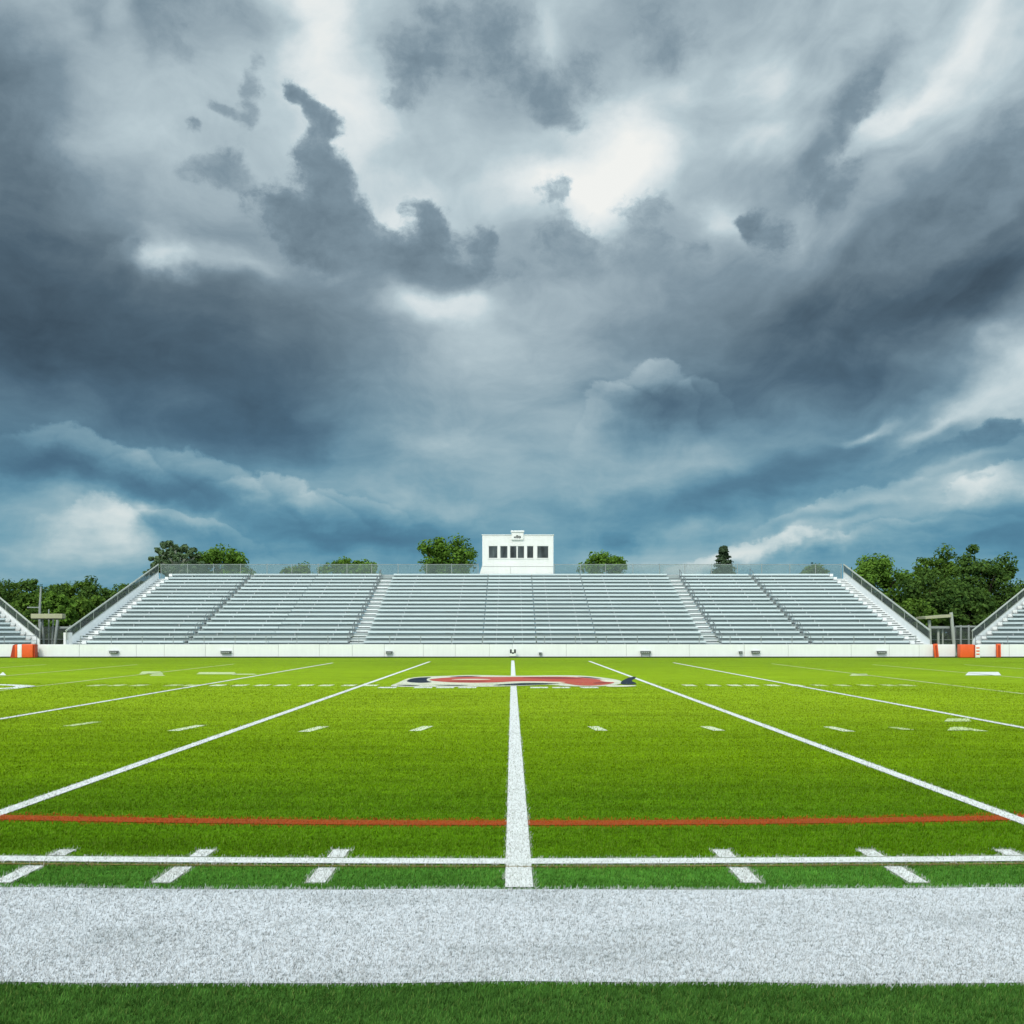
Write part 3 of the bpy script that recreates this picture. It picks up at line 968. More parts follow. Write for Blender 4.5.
def grandstand(name, origin, rz, x0, x1, depth, stairs, rails, joints, label, end_stairs, fence_posts=2.05, side='both', aisle_rail=True):
    """rows of aluminium benches; local x along the front, local y backwards"""
    root = empty(name, (origin[0], origin[1], 0.0), rz)
    tag(root, label, 'bleachers')
    rise, run = (Z1 - Z0) / (ROWS - 1), depth / (ROWS - 1)
    cuts = sorted([(a - w / 2, a + w / 2) for a, w in stairs + [(r, .30) for r in rails] + [(j, .045) for j in joints]])
    segs, c = [], x0
    for a, b in cuts:
        segs.append((c, a))
        c = b
    segs.append((c, x1))
    mb_r = MB()
    for i in range(ROWS):
        z, y = Z0 + i * rise, i * run
        rr = random.Random(i * 13 + len(name))
        seat, foot = MB(), MB()
        for (a, b) in segs:
            n = max(1, int(round((b - a) / 6.0)))
            for k in range(n):
                p, q = a + (b - a) * k / n + .02, a + (b - a) * (k + 1) / n - .02
                j = rr.uniform(-.012, .012)
                seat.box(p, q, y - .02 + j, y + .30 + j, z - .105 + j, z + .028 + j)
                # brackets under the plank
                m = max(2, int((q - p) / 2.6))
                for e in range(m):
                    xx = p + (q - p) * (e + .5) / m
                    foot.box(xx - .03, xx + .03, y + .02, y + .12, z - .32, z - .12)
                foot.box(p, q, y - .30, y - .03, z - .36 + j, z - .32 + j)
        seat.build('bench_seat', M['seat'], root)
        foot.build('footboard', M['tread'], root)
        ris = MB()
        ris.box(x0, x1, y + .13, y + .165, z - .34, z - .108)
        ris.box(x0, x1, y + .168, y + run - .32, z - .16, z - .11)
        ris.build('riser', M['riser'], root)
    def flight(a, b, name, n=2 * ROWS - 1):
        tr = MB()
        for i in range(n):
            z, y = Z0 - .40 + i * rise / 2, i * run / 2 - .36
            tr.box(a, b, y - .05, y + run / 2 - .02, z - .07, z)
            tr.box(a + .02, b - .02, y + .06, y + .09, z - .30, z - .073)
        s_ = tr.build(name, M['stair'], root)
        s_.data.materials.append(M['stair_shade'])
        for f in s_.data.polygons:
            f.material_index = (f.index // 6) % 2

    for (a, w) in stairs:
        flight(a - w / 2 + .03, a + w / 2 - .03, 'stair')
        if aisle_rail:
            for i in range(0, ROWS - 1, 2):
                z, y = Z0 - .35 + i * rise, i * run
                h = MB()
                xx = a - (w / 2 + .02) if a < 0 else a + (w / 2 + .02)
                h.tube([(xx, y, z), (xx, y, z + .75), (xx, y + run * .9, z + rise * .9 + .75), (xx, y + run * .9, z + rise * .9)], .026, 6)
                h.build('handrail', M['dark_rail'], root)
    for a in rails:
        for i in range(0, ROWS - 1, 2):
            z, y = Z0 - .38 + i * rise, i * run
            h = MB()
            h.tube([(a, y, z), (a, y, z + .80), (a, y + run * 1.1, z + rise * 1.1 + .80), (a, y + run * 1.1, z + rise * 1.1)], .022, 6)
            h.build('handrail', M['dark_rail'], root)
    # end stairs with a sloping white stringer and a mesh guard outside it
    for sx, edge in ((-1, x0), (1, x1)):
        if (sx < 0 and side == 'right') or (sx > 0 and side == 'left'):
            continue
        w = end_stairs
        a, b = (edge - w, edge) if sx < 0 else (edge, edge + w)
        if w > .8:
            flight(a, b, 'end_stair')
        for i in range(ROWS):                       # bench ends standing out over the steps
            z, y = Z0 + i * rise, i * run
            p, q = (edge - .30, edge - .02) if sx < 0 else (edge + .02, edge + .30)
            MB().box(p, q, y - .06, y + .34, z - .19, z + .03, .02).build('bench_end', M['stair'], root)
        o = edge + sx * (w + .03)
        sl = rise / run
        zs = lambda y: Z0 - .30 + (y + .36) * sl
        strg = MB()
        strg.add([(o - .03, -.40, zs(-.4) - .55), (o + .03, -.40, zs(-.4) - .55), (o + .03, depth, zs(depth) - .55), (o - .03, depth, zs(depth) - .55),
                  (o - .03, -.40, zs(-.4) + .36), (o + .03, -.40, zs(-.4) + .36), (o + .03, depth, zs(depth) + .36), (o - .03, depth, zs(depth) + .36)],
                 [(0, 3, 2, 1), (4, 5, 6, 7), (0, 1, 5, 4), (1, 2, 6, 5), (2, 3, 7, 6), (3, 0, 4, 7)])
        strg.build('stringer', M['stair'], root)
        g = MB()
        g.add([(o, -.40, zs(-.4) + .37), (o, depth, zs(depth) + .37), (o, depth, zs(depth) + .98), (o, -.40, zs(-.4) + .98)], [(0, 1, 2, 3)])
        gd = g.build('side_guard', M['chain_dark'], root)
        tp = MB()
        tp.tube([(o, -.45, zs(-.45) + 1.0), (o, depth, zs(depth) + 1.0)], .060, 6)
        tp.tube([(o, -.45, zs(-.45) + .40), (o, depth, zs(depth) + .40)], .03, 6)
        for k in range(9):
            y = -.42 + (depth + .42) * k / 8
            tp.tube([(o, y, zs(y) - .2), (o, y, zs(y) + 1.0)], .022, 6)
        tp.build('guard_rail', M['olive_rail'], root)
    # front guard
    fr = MB()
    yf = -1.05
    w = x1 - x0
    n = int(w / 1.93)
    for k in range(n + 1):
        x = x0 + w * k / n
        fr.tube([(x, yf, .0), (x, yf, 1.42)], .026, 6)
    fr.tube([(x0, yf, 1.40), (x1, yf, 1.40)], .022, 6)
    fr.tube([(x0, yf, 1.10), (x1, yf, 1.10)], .014, 6)
    fr.build('front_rail', M['steel'], root)
    wk = MB().box(x0, x1, yf + .05, -.36, Z0 - .52, Z0 - .46)
    wk.build('front_walkway', M['tread'], root)
    # back guard fence
    yb = depth + .55
    ex0 = x0 - (end_stairs if side != 'right' else 0)
    ex1 = x1 + (end_stairs if side != 'left' else 0)
    MB().box(x0, x1, depth + .30, yb - .05, Z1 - .50, Z1 - .02).build('top_walkway', M['tread'], root)
    runs = [(ex0, -2.80), (3.50, ex1)] if not joints or len(joints) > 1 else [(ex0, ex1)]     # the press box stands in the gap
    ms, ps = MB(), MB()
    rr = random.Random(3)
    for (fa, fb) in runs:
        ms.add([(fa, yb, Z1 - .4), (fb, yb, Z1 - .4), (fb, yb, Z1 + .82), (fa, yb, Z1 + .82)], [(0, 1, 2, 3)])
        n = max(1, int((fb - fa) / fence_posts))
        for k in range(n + 1):
            x = fa + (fb - fa) * k / n + rr.uniform(-.12, .12) * (0 < k < n)
            ps.tube([(x, yb, Z1 - .5), (x, yb, Z1 + .90)], .028, 6)
        ps.tube([(fa, yb, Z1 + .84), (fb, yb, Z1 + .84)], .020, 6)
    ms.build('back_fence_mesh', M['chain'], root)
    ps.build('back_fence_frame', M['grey_post'], root)
    # frame below the decks
    sf = MB()
    n = max(2, int((x1 - x0) / 5.5))
    for k in range(n + 1):
        x = x0 + .1 + (x1 - x0 - .2) * k / n
        sf.bar((x, -.2, Z0 - .66), (x, depth, Z1 - .66), .09, .18)
        for q in (0.2, .5, .8, 1.0):
            sf.bar((x, depth * q, 0), (x, depth * q, Z0 - .70 + (Z1 - Z0) * q), .12)
    sf.build('support_frame', M['steel'], root)
    return root


D1, DEPTH = 70.6, 17.9
grandstand('grandstand', (0, D1), 0.0, -27.9, 26.1, DEPTH, [(-10.25, 1.0), (13.25, 1.0)], [-21.4, 19.6], [-1.95, 1.60, 5.6],
           'wide grey aluminium grandstand of bench rows facing the field, with white stairs', 1.15)
A = rad(43)
L_ = 13.0
grandstand('grandstand', (-32.6, 74.0), A, -L_, -.45, DEPTH, [], [], [-6.0],
           'smaller angled grandstand cut off at the left edge, beyond the orange pad', .40, side='right')
grandstand('grandstand', (31.8, 74.0), -A, .45, L_, DEPTH, [], [], [6.0],
           'smaller angled grandstand cut off at the right edge, beyond the slim orange marker', .40, side='left')

# ------------------------------------------------------------------ press box
PB_Y = D1 + DEPTH + 0.62


def press_box():
    x0, x1, y0, y1, z0, z1 = -2.46, 3.43, PB_Y, PB_Y + 3.2, Z1 - .06, 9.68
    root = empty('press_box', ((x0 + x1) / 2, PB_Y, Z1 - .06))
    tag(root, 'white press box with a strip of dark windows above the top row of the grandstand', 'press box')
    cx, cz = (x0 + x1) / 2, Z1 - .06
    X = lambda x: x - cx
    zt, zb = 8.80, 7.78
    wins = [(489.3, 498.3), (500.8, 508.4), (510.6, 525.0), (527.6, 534.2), (537.8, 549.2)]
    W = [((a - HX) * PB_Y / F, (b - HX) * PB_Y / F) for a, b in wins]
    wall = MB()
    wall.box(X(x0), X(x1), 0, .12, zt - cz, z1 - cz)
    wall.box(X(x0), X(x1), 0, .12, 7.10 - cz, zb - cz)
    prev = x0
    for a, b in W + [(x1, x1)]:
        wall.box(X(prev), X(a), 0, .12, zb - cz, zt - cz)
        prev = b
    wall.box(X(x0), X(x0) + .12, .122, 3.2, 0, z1 - cz)
    wall.box(X(x1) - .12, X(x1), .122, 3.2, 0, z1 - cz)
    wall.box(X(x0) + .122, X(x1) - .122, 3.08, 3.2, 0, z1 - cz)
    wall.build('wall', M['white_paint'], root)
    low = MB()
    low.box(X(x0), X(-.13), .02, .12, 0, 7.075 - cz)
    low.box(X(-.10), X(x1), .02, .12, 0, 7.075 - cz)
    low.build('lower_panel', M['white_paint'], root)
    MB().box(X(x0) + .12, X(x1) - .12, .13, 3.07, z1 - cz - .18, z1 - cz - .06).build('roof', M['trim'], root)
    cop = MB()
    cop.box(X(x0) - .05, X(x1) + .05, -.05, .17, z1 - cz, z1 - cz + .06)
    cop.box(X(x0) - .05, X(x0) + .15, .172, 3.25, z1 - cz, z1 - cz + .06)
    cop.box(X(x1) - .15, X(x1) + .05, .172, 3.25, z1 - cz, z1 - cz + .06)
    cop.build('coping', M['white_paint'], root)
    MB().box(X(x0) + .12, X(x1) - .12, .14, 3.05, .0, .06).build('floor_slab', M['trim'], root)
    # flared foot at the left corner
    f = MB()
    f.add([(X(x0) - .26, .06, 0), (X(x0) - .002, .06, 0), (X(x0) - .002, .06, .85), (X(x0) - .26, .5, 0), (X(x0) - .002, .5, 0), (X(x0) - .002, .5, .85)],
          [(0, 1, 2), (5, 4, 3), (0, 3, 4, 1), (1, 4, 5, 2), (2, 5, 3, 0)])
    f.build('corner_brace', M['white_paint'], root)
    for i, (a, b) in enumerate(W):
        fr = MB()
        t_ = .022
        fr.box(X(a), X(b), .03, .10, zb - cz, zb - cz + t_)
        fr.box(X(a), X(b), .03, .10, zt - cz - t_, zt - cz)
        fr.box(X(a), X(a) + t_, .03, .10, zb - cz + t_, zt - cz - t_)
        fr.box(X(b) - t_, X(b), .03, .10, zb - cz + t_, zt - cz - t_)
        if i == 2:
            m = (X(a) + X(b)) / 2
            fr.box(m - .055, m + .055, .03, .10, zb - cz + t_, zt - cz - t_)
        w = fr.build('window', M['white_paint'], root)
        MB().box(X(a) + .03, X(b) - .03, .062, .075, zb - cz + .03, zt - cz - .03).build('pane', M['glass'], w)
        MB().box(X(a) - .05, X(b) + .05, -.05, .028, zb - cz - .06, zb - cz - .002).build('sill', M['white_paint'], w)
    # small hooded box over the parapet with a dark mark
    a, b = (512.2 - HX) * PB_Y / F, (524.2 - HX) * PB_Y / F
    sg = MB()
    sg.box(X(a), X(b), -.16, .45, 9.30 - cz, 9.92 - cz, .02)
    s = sg.build('roof_sign', M['white_paint'], root)
    MB().box(X(a) - .06, X(b) + .06, -.24, .52, 9.925 - cz, 10.06 - cz, .02).build('hood', M['barrier'], s)
    mk = MB()
    yy = -.166
    mid = (X(a) + X(b)) / 2
    z = 9.52 - cz
    for (cx_, cz_, rx, rz_) in [(-.20, -.02, .10, .075), (-.02, .02, .13, .13), (.17, -.01, .12, .11)]:
        n = 12
        mk.add([(mid + cx_ + rx * math.cos(2 * math.pi * k / n), yy, z + cz_ + rz_ * math.sin(2 * math.pi * k / n)) for k in range(n)], [tuple(range(n))])
    mk.build('emblem', M['dark_metal'], s)
    MB().box(mid - .22, mid + .22, -.172, -.168, z - .015, z + .02).build('emblem_bar', M['white_paint'], s)


press_box()


# ------------------------------------------------------------------ barrier in front of the stands
WY = 69.3
WH = 0.86


def barrier(x_from, x_to, label, joints, wing=0):
    root = empty('barrier_wall', ((x_from + x_to) / 2, WY, 0))
    tag(root, label, 'barrier')
    if wing:                                     # bends towards the viewer along the angled stand
        e = x_from - (x_from + x_to) / 2 if wing < 0 else x_to - (x_from + x_to) / 2
        for k in range(4):
            q = MB().box(wing * (k * 3.0 + .1) if wing > 0 else -(k * 3.0 + 3.08), (k * 3.0 + 3.08) if wing > 0 else -(k * 3.0 + .1), 0, .14, .0, WH, .012).build('panel', M['barrier'], root)
            q.location = (e, .02, 0)
            q.rotation_euler = (0, 0, rad(43) if wing < 0 else -rad(43))
    cx = (x_from + x_to) / 2
    js = [x_from] + joints + [x_to]
    for i, (a, b) in enumerate(zip(js[:-1], js[1:])):
        k = random.uniform(-.008, .008)
        MB().box(a - cx + .012, b - cx - .012, k, .14 + k, .06, WH + random.uniform(-.006, .006), .012).build('panel', M['barrier'], root)
    MB().box(x_from - cx, x_to - cx, .03, .12, 0.0, .86 - .04).build('backing', M['trim'], root)
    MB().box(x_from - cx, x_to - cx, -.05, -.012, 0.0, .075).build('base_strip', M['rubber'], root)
    return root


def wx(px):
    return (px - HX) * WY / F


barrier(wx(39), wx(934), 'long white panelled barrier wall along the front of the main grandstand',
        [wx(p) for p in (80, 137, 165, 206, 234, 279, 320, 353, 385, 424, 456, 490, 513, 567, 627, 690, 745, 789, 852, 890, 920)])
barrier(wx(-38), wx(15), 'short white barrier wall cut off at the left edge, left of the orange pads', [wx(-8)], -1)
barrier(wx(934.4), wx(956), 'short white barrier panel between the slim orange marker and the orange pad', [])
barrier(wx(978), wx(1056), 'white barrier wall cut off at the right edge, behind the slim orange marker', [wx(1010), wx(1034)], 1)

# dark green strip between pitch and barrier
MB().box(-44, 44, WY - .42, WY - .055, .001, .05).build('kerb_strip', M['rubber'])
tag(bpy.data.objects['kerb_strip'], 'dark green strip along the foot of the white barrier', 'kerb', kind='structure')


def vent(px, py, wpx, label, legs=False):
    x = wx(px)
    z = EYE - (py - HY) * (WY - .1) / F
    w = wpx * WY / F / 2
    root = empty('wall_box', (x, WY - .03, z))
    tag(root, label, 'wall box', 'small dark boxes fixed low on the barrier')
    MB().box(-w, w, -.16, .0, -.05, .09, .015).build('housing', M['vent_grey'], root)
    MB().box(-w - .03, w + .03, -.20, -.0, .102, .125).build('lid', M['steel'], root)
    g = MB()
    for k in range(4):
        g.box(-w + .05 + k * (2 * w - .1) / 4, -w + .05 + (k + .7) * (2 * w - .1) / 4, -.172, -.162, -.03, .06)
    g.build('grille', M['grey_post'], root)
    if legs:
        l = MB()
        for s in (-1, 1):
            l.box(s * w * .8 - .02, s * w * .8 + .02, -.14, -.10, -z, -.072)
        l.build('leg', M['dark_rail'], root)
    return root


vent(115, 652.6, 8.5, 'small dark box low on the barrier, leftmost of them, right of the white cabinet')
vent(227, 652.8, 10, 'wider dark box low on the barrier under the left dark aisle rail')
vent(390, 653.0, 6, 'short dark box low on the barrier just right of the left white stair')
vent(646, 652.8, 10, 'dark box with two legs standing against the barrier between centre line and right stair', True)
vent(741, 653.0, 3, 'tiny dark box low on the barrier beneath the right white stair')
vent(756, 652.6, 8, 'dark box low on the barrier just right of the right white stair')
vent(882, 652.8, 9, 'small dark box low on the barrier, nearest to the right end of the main grandstand')
vent(541, 654.2, 2.4, 'tiny dark box low on the barrier just right of the yard marker')


def yard_marker():
    root = empty('yard_marker', (wx(513.6), WY - .46, 0.0))
    tag(root, 'small dark and white marker box standing at the far end of the centre line', 'yard marker')
    MB().box(-.20, .20, -.12, .12, .10, .58, .02).build('body', M['barrier'], root)
    MB().box(-.22, .22, -.14, .14, .0, .098).build('base', M['dark_metal'], root)
    d = MB()
    d.box(-.19, -.07, -.128, -.1215, .30, .55)
    d.box(.07, .19, -.128, -.1215, .30, .55)
    d.box(-.06, .06, -.128, -.1215, .26, .36)
    d.build('dark_mark', M['dark_metal'], root)


yard_marker()


# ------------------------------------------------------------------ orange pads and markers
def pad(px0, px1, label, white_strip, right):
    x0, x1 = wx(px0), wx(px1)
    root = empty('padded_block', ((x0 + x1) / 2, WY - .5, 0))
    tag(root, label, 'safety pad')
    w = (x1 - x0) / 2
    if right:
        MB().box(-w, w * .35, -.30, .22, .02, .86, .05).build('pad', M['orange'], root, True)
        MB().box(w * .36, w * .52, -.22, .22, .02, .84, .03).build('dark_seam', M['deep_orange'], root)
        MB().box(w * .53, w, -.24, .22, .02, .82, .04).build('white_pad', M['barrier'], root, True)
        st = MB()
        for k in range(3):
            st.box(w * .60, w * .93, -.246, -.241, .2 + k * .2, .28 + k * .2)
        st.build('orange_stripe', M['orange'], root)
    else:
        p = MB()
        p.box(-w * .02, w * .86, -.30, .22, .02, .88, .05)
        p.build('pad', M['orange'], root, True)
        MB().box(w * .87, w, -.2, .22, .02, .86, .03).build('dark_seam', M['deep_orange'], root)
        MB().box(-w * .40, -w * .04, -.26, .22, .02, .86, .04).build('white_pad', M['barrier'], root, True)
        MB().box(-w * .62, -w * .41, -.25, .22, .02, .85, .04).build('orange_panel', M['orange'], root, True)
        b = MB()
        b.add([(-w, -.2, .02), (-w * .63, -.2, .02), (-w * .63, -.2, .86), (-w * .80, -.2, .80), (-w, .2, .02), (-w * .63, .2, .02), (-w * .63, .2, .86), (-w * .80, .2, .80)],
              [(0, 1, 2, 3), (7, 6, 5, 4), (0, 4, 5, 1), (1, 5, 6, 2), (2, 6, 7, 3), (3, 7, 4, 0)])
        b.build('side_bolster', M['deep_orange'], root)  # dark red: this side's shade is put into the vinyl colour
    return root


pad(16.0, 40.5, 'orange padded block with a white stripe at the left gap in the barrier', True, False)
pad(956, 976, 'orange padded block with striped white edge at the right gap in the barrier', True, True)


def marker(px, label, tilt):
    root = empty('marker_post', (wx(px), WY - .45, 0))
    tag(root, label, 'marker post')
    root.rotation_euler = (0, tilt, 0)
    MB().box(-.13, .13, -.10, .10, .03, .90, .03).build('foam_post', M['orange'], root, True)
    MB().box(-.055, .055, -.112, -.1015, .06, .80).build('dark_face', M['deep_orange'], root)
    MB().box(-.15, .15, -.12, .12, .004, .028).build('base_plate', M['dark_metal'], root)


marker(934.5, 'slim tilted orange marker post at the right end of the main grandstand', rad(-6))
marker(996, 'slim upright orange marker post in front of the rightmost white barrier', rad(-1))


# ------------------------------------------------------------------ entrances between the stands
def PT(px, py, d):
    return at(px, py, d)


def canopy_left():
    d = 76.0
    root = empty('entrance_canopy', at(48, 640, d)[:2] + (0.0,))
    tag(root, 'cream flat entrance canopy on thin grey posts in the left gap between stands', 'canopy')
    ox, oy = root.location.x, root.location.y
    R = lambda p: (p[0] - ox, p[1] - oy, p[2])
    a, b = R(PT(32, 618.5, d)), R(PT(63.5, 613.8, d))
    MB().box(a[0], b[0], -.1, .5, a[2], b[2], .03).build('roof', M['canopy'], root)
    MB().box(a[0] + .05, b[0] - .05, -.05, .45, a[2] - .06, a[2] - .003).build('fascia', M['dark_metal'], root)
    for (p0, p1, r, dd) in [((37, 646), (41.5, 622), .09, 0), ((42, 644), (40, 619.4), .07, .5), ((54, 644), (58.5, 620), .10, 0), ((46, 640), (48, 619.4), .06, 1.0)]:
        q0, q1 = R(PT(*p0, d)), R(PT(*p1, d))
        MB().tube([(q0[0], dd, 0), (q1[0], dd, q1[2])], r, 8).build('post', M['grey_post'], root)
    br = MB()
    q0, q1 = R(PT(59, 627.5, d)), R(PT(70, 627.5, d))
    br.bar((q0[0], .2, q0[2]), (q1[0], .2, q1[2]), .10, .14)
    br.build('crossbar', M['grey_post'], root)


def canopy_right():
    d = 76.0
    root = empty('entrance_canopy', at(937, 640, d)[:2] + (0.0,))
    tag(root, 'cream entrance canopy with a tall leaning post in the right gap between stands', 'canopy')
    ox, oy = root.location.x, root.location.y
    R = lambda p: (p[0] - ox, p[1] - oy, p[2])
    a, b = R(PT(923.5, 619, d)), R(PT(949, 615.3, d))
    MB().add([(a[0], -.5, a[2]), (b[0], -.5, a[2] + .12), (b[0], 1.3, a[2] + .12), (a[0], 1.3, a[2]), (a[0], -.5, a[2] + .16), (b[0], -.5, b[2] + .06), (b[0], 1.3, b[2] + .06), (a[0], 1.3, a[2] + .16)],
             [(0, 3, 2, 1), (4, 5, 6, 7), (0, 1, 5, 4), (1, 2, 6, 5), (2, 3, 7, 6), (3, 0, 4, 7)]).build('roof', M['canopy'], root)
    for (p0, p1, r, dd) in [((931.5, 645), (930, 620), .11, 0), ((954, 645), (950, 612.5), .12, -.3), ((941, 645), (940.5, 628), .09, .3), ((945.5, 645), (945, 628), .05, .3)]:
        q0, q1 = R(PT(*p0, d)), R(PT(*p1, d))
        MB().tube([(q0[0], dd, 0), (q1[0], dd, q1[2])], r, 8).build('post', M['olive_rail'], root)
    q0, q1 = R(PT(931, 627.3, d)), R(PT(950, 627.3, d))
    MB().bar((q0[0], .0, q0[2]), (q1[0], .0, q1[2]), .12, .16).build('crossbar', M['grey_post'], root)


canopy_left()
canopy_right()


def gate(px0, px1, ytop, d, label, posts, bar):
    a, b = at(px0, ytop, d), at(px1, ytop, d)
    root = empty('mesh_gate', ((a[0] + b[0]) / 2, d, 0))
    tag(root, label, 'gate')
    w = (b[0] - a[0]) / 2
    MB().add([(-w, .03, .05), (w, .03, .05), (w, .03, a[2]), (-w, .03, a[2])], [(0, 1, 2, 3)]).build('mesh_panel', M['chain_dark'], root)
    fr = MB()
    if bar:
        fr.bar((-w, 0, a[2]), (w, 0, a[2]), .10, .12)
    fr.bar((-w, 0, .12), (w, 0, .12), .06)
    fr.bar((-w, 0, a[2] * .55), (w, 0, a[2] * .55), .04)
    fr.build('gate_rail', M['grey_post'], root)
    for p in posts:
        x = at(p, ytop, d)[0] - root.location.x
        MB().tube([(x, 0, 0), (x, 0, a[2] + .1)], .075, 8).build('post', M['grey_post'], root)


gate(956, 982, 626.5, 77.5, 'dark mesh gate with grey posts beside the rightmost angled grandstand', (961.5, 969.5), True)
gate(36, 72, 626.5, 78.5, 'dark mesh gate behind the left entrance canopy', (36.5, 71), False)
gate(931, 956, 627.5, 78.5, 'dark mesh gate behind the right entrance canopy', (956,), False)


def mast():
    d = 79.5
    p = at(40.5, 587, d)
    root = empty('lamp_mast', (p[0], d, 0))
    tag(root, 'thin grey mast with a side arm rising behind the left entrance canopy', 'mast')
    MB().tube([(-.05, 0, 0), (0, 0, 3.4), (.08, 0, p[2])], [.10, .09, .06], 8).build('pole', M['grey_post'], root)
    q = at(28, 607.5, d)
    MB().tube([(0, 0, q[2]), (q[0] - p[0], 0, q[2])], .04, 6).build('arm', M['grey_post'], root)
    p2 = at(63.5, 610, d)
    r2 = empty('thin_pole', (p2[0], d - 2.4, 0))
    tag(r2, 'short thin grey pole at the right end of the left entrance canopy', 'pole')
    MB().tube([(0, 0, 0), (0, 0, p2[2])], .05, 8).build('pole', M['grey_post'], r2)
    MB().box(-.08, .08, -.08, .08, 0, .05).build('base_plate', M['steel'], r2)


mast()


def cabinet():
    d = 70.4
    a, b = at(64, 632.5, d), at(70, 632.5, d)
    root = empty('utility_cabinet', ((a[0] + b[0]) / 2, d, 0))
    tag(root, 'small white cabinet beside the left end of the main grandstand', 'cabinet')
    w = (b[0] - a[0]) / 2
    MB().box(-w, w, 0, .5, 0.06, a[2], .02).build('body', M['white_paint'], root)
    MB().box(-w + .04, w - .04, -.02, -.002, .12, a[2] - .08).build('door', M['barrier'], root)
    MB().box(w - .10, w - .07, -.05, -.022, .7, .9).build('handle', M['dark_metal'], root)
    MB().box(-w - .03, w + .03, -.03, .53, 0, .058).build('plinth', M['trim'], root)


cabinet()


# ------------------------------------------------------------------ trees
def leaf_material(name, dark, light):
    m, t, b = material(name)
    g = t.new('ShaderNodeNewGeometry')
    n = t.noise(g.outputs['Position'], 0.55, 3.0, 0.6)
    rnd = g.outputs['Random Per Island']
    f = t.m('ADD', t.m('MULTIPLY', n, 0.9), t.m('MULTIPLY', rnd, 0.45))
    c = t.ramp(f, [(.30, (*dark, 1)), (.62, tuple((a + b_) / 2 for a, b_ in zip(dark, light)) + (1,)), (.95, (*light, 1))])
    t.n.remove(b)
    out = t.n['Material Output']
    d = t.new('ShaderNodeBsdfDiffuse')
    tr = t.new('ShaderNodeBsdfTranslucent')
    mx = t.new('ShaderNodeMixShader')
    mx.inputs[0].default_value = 0.28
    t.put(d.inputs[0], c)
    t.put(tr.inputs[0], t.vm('MULTIPLY', c, (1.3, 1.2, 0.6)))
    t.l.new(d.outputs[0], mx.inputs[1])
    t.l.new(tr.outputs[0], mx.inputs[2])
    t.l.new(mx.outputs[0], out.inputs[0])
    return m


M['leaf_bright'] = leaf_material('leaves_bright', (.022, .062, .012), (.165, .300, .045))
M['leaf_mid'] = leaf_material('leaves_mid', (.020, .056, .012), (.140, .240, .038))
M['leaf_dark'] = leaf_material('leaves_dark', (.018, .050, .015), (.112, .198, .042))
M['leaf_grey'] = leaf_material('leaves_grey', (.028, .060, .028), (.16, .24, .12))
M['leaf_conifer'] = leaf_material('needles', (.016, .034, .018), (.085, .130, .070))
M['bark_pale'] = plain('pale_bark', (.36, .41, .32), 0.9, 0, .3, 3.0)
M['bark'] = plain('bark', (.09, .07, .05), 0.9, 0, .3, 3.0)


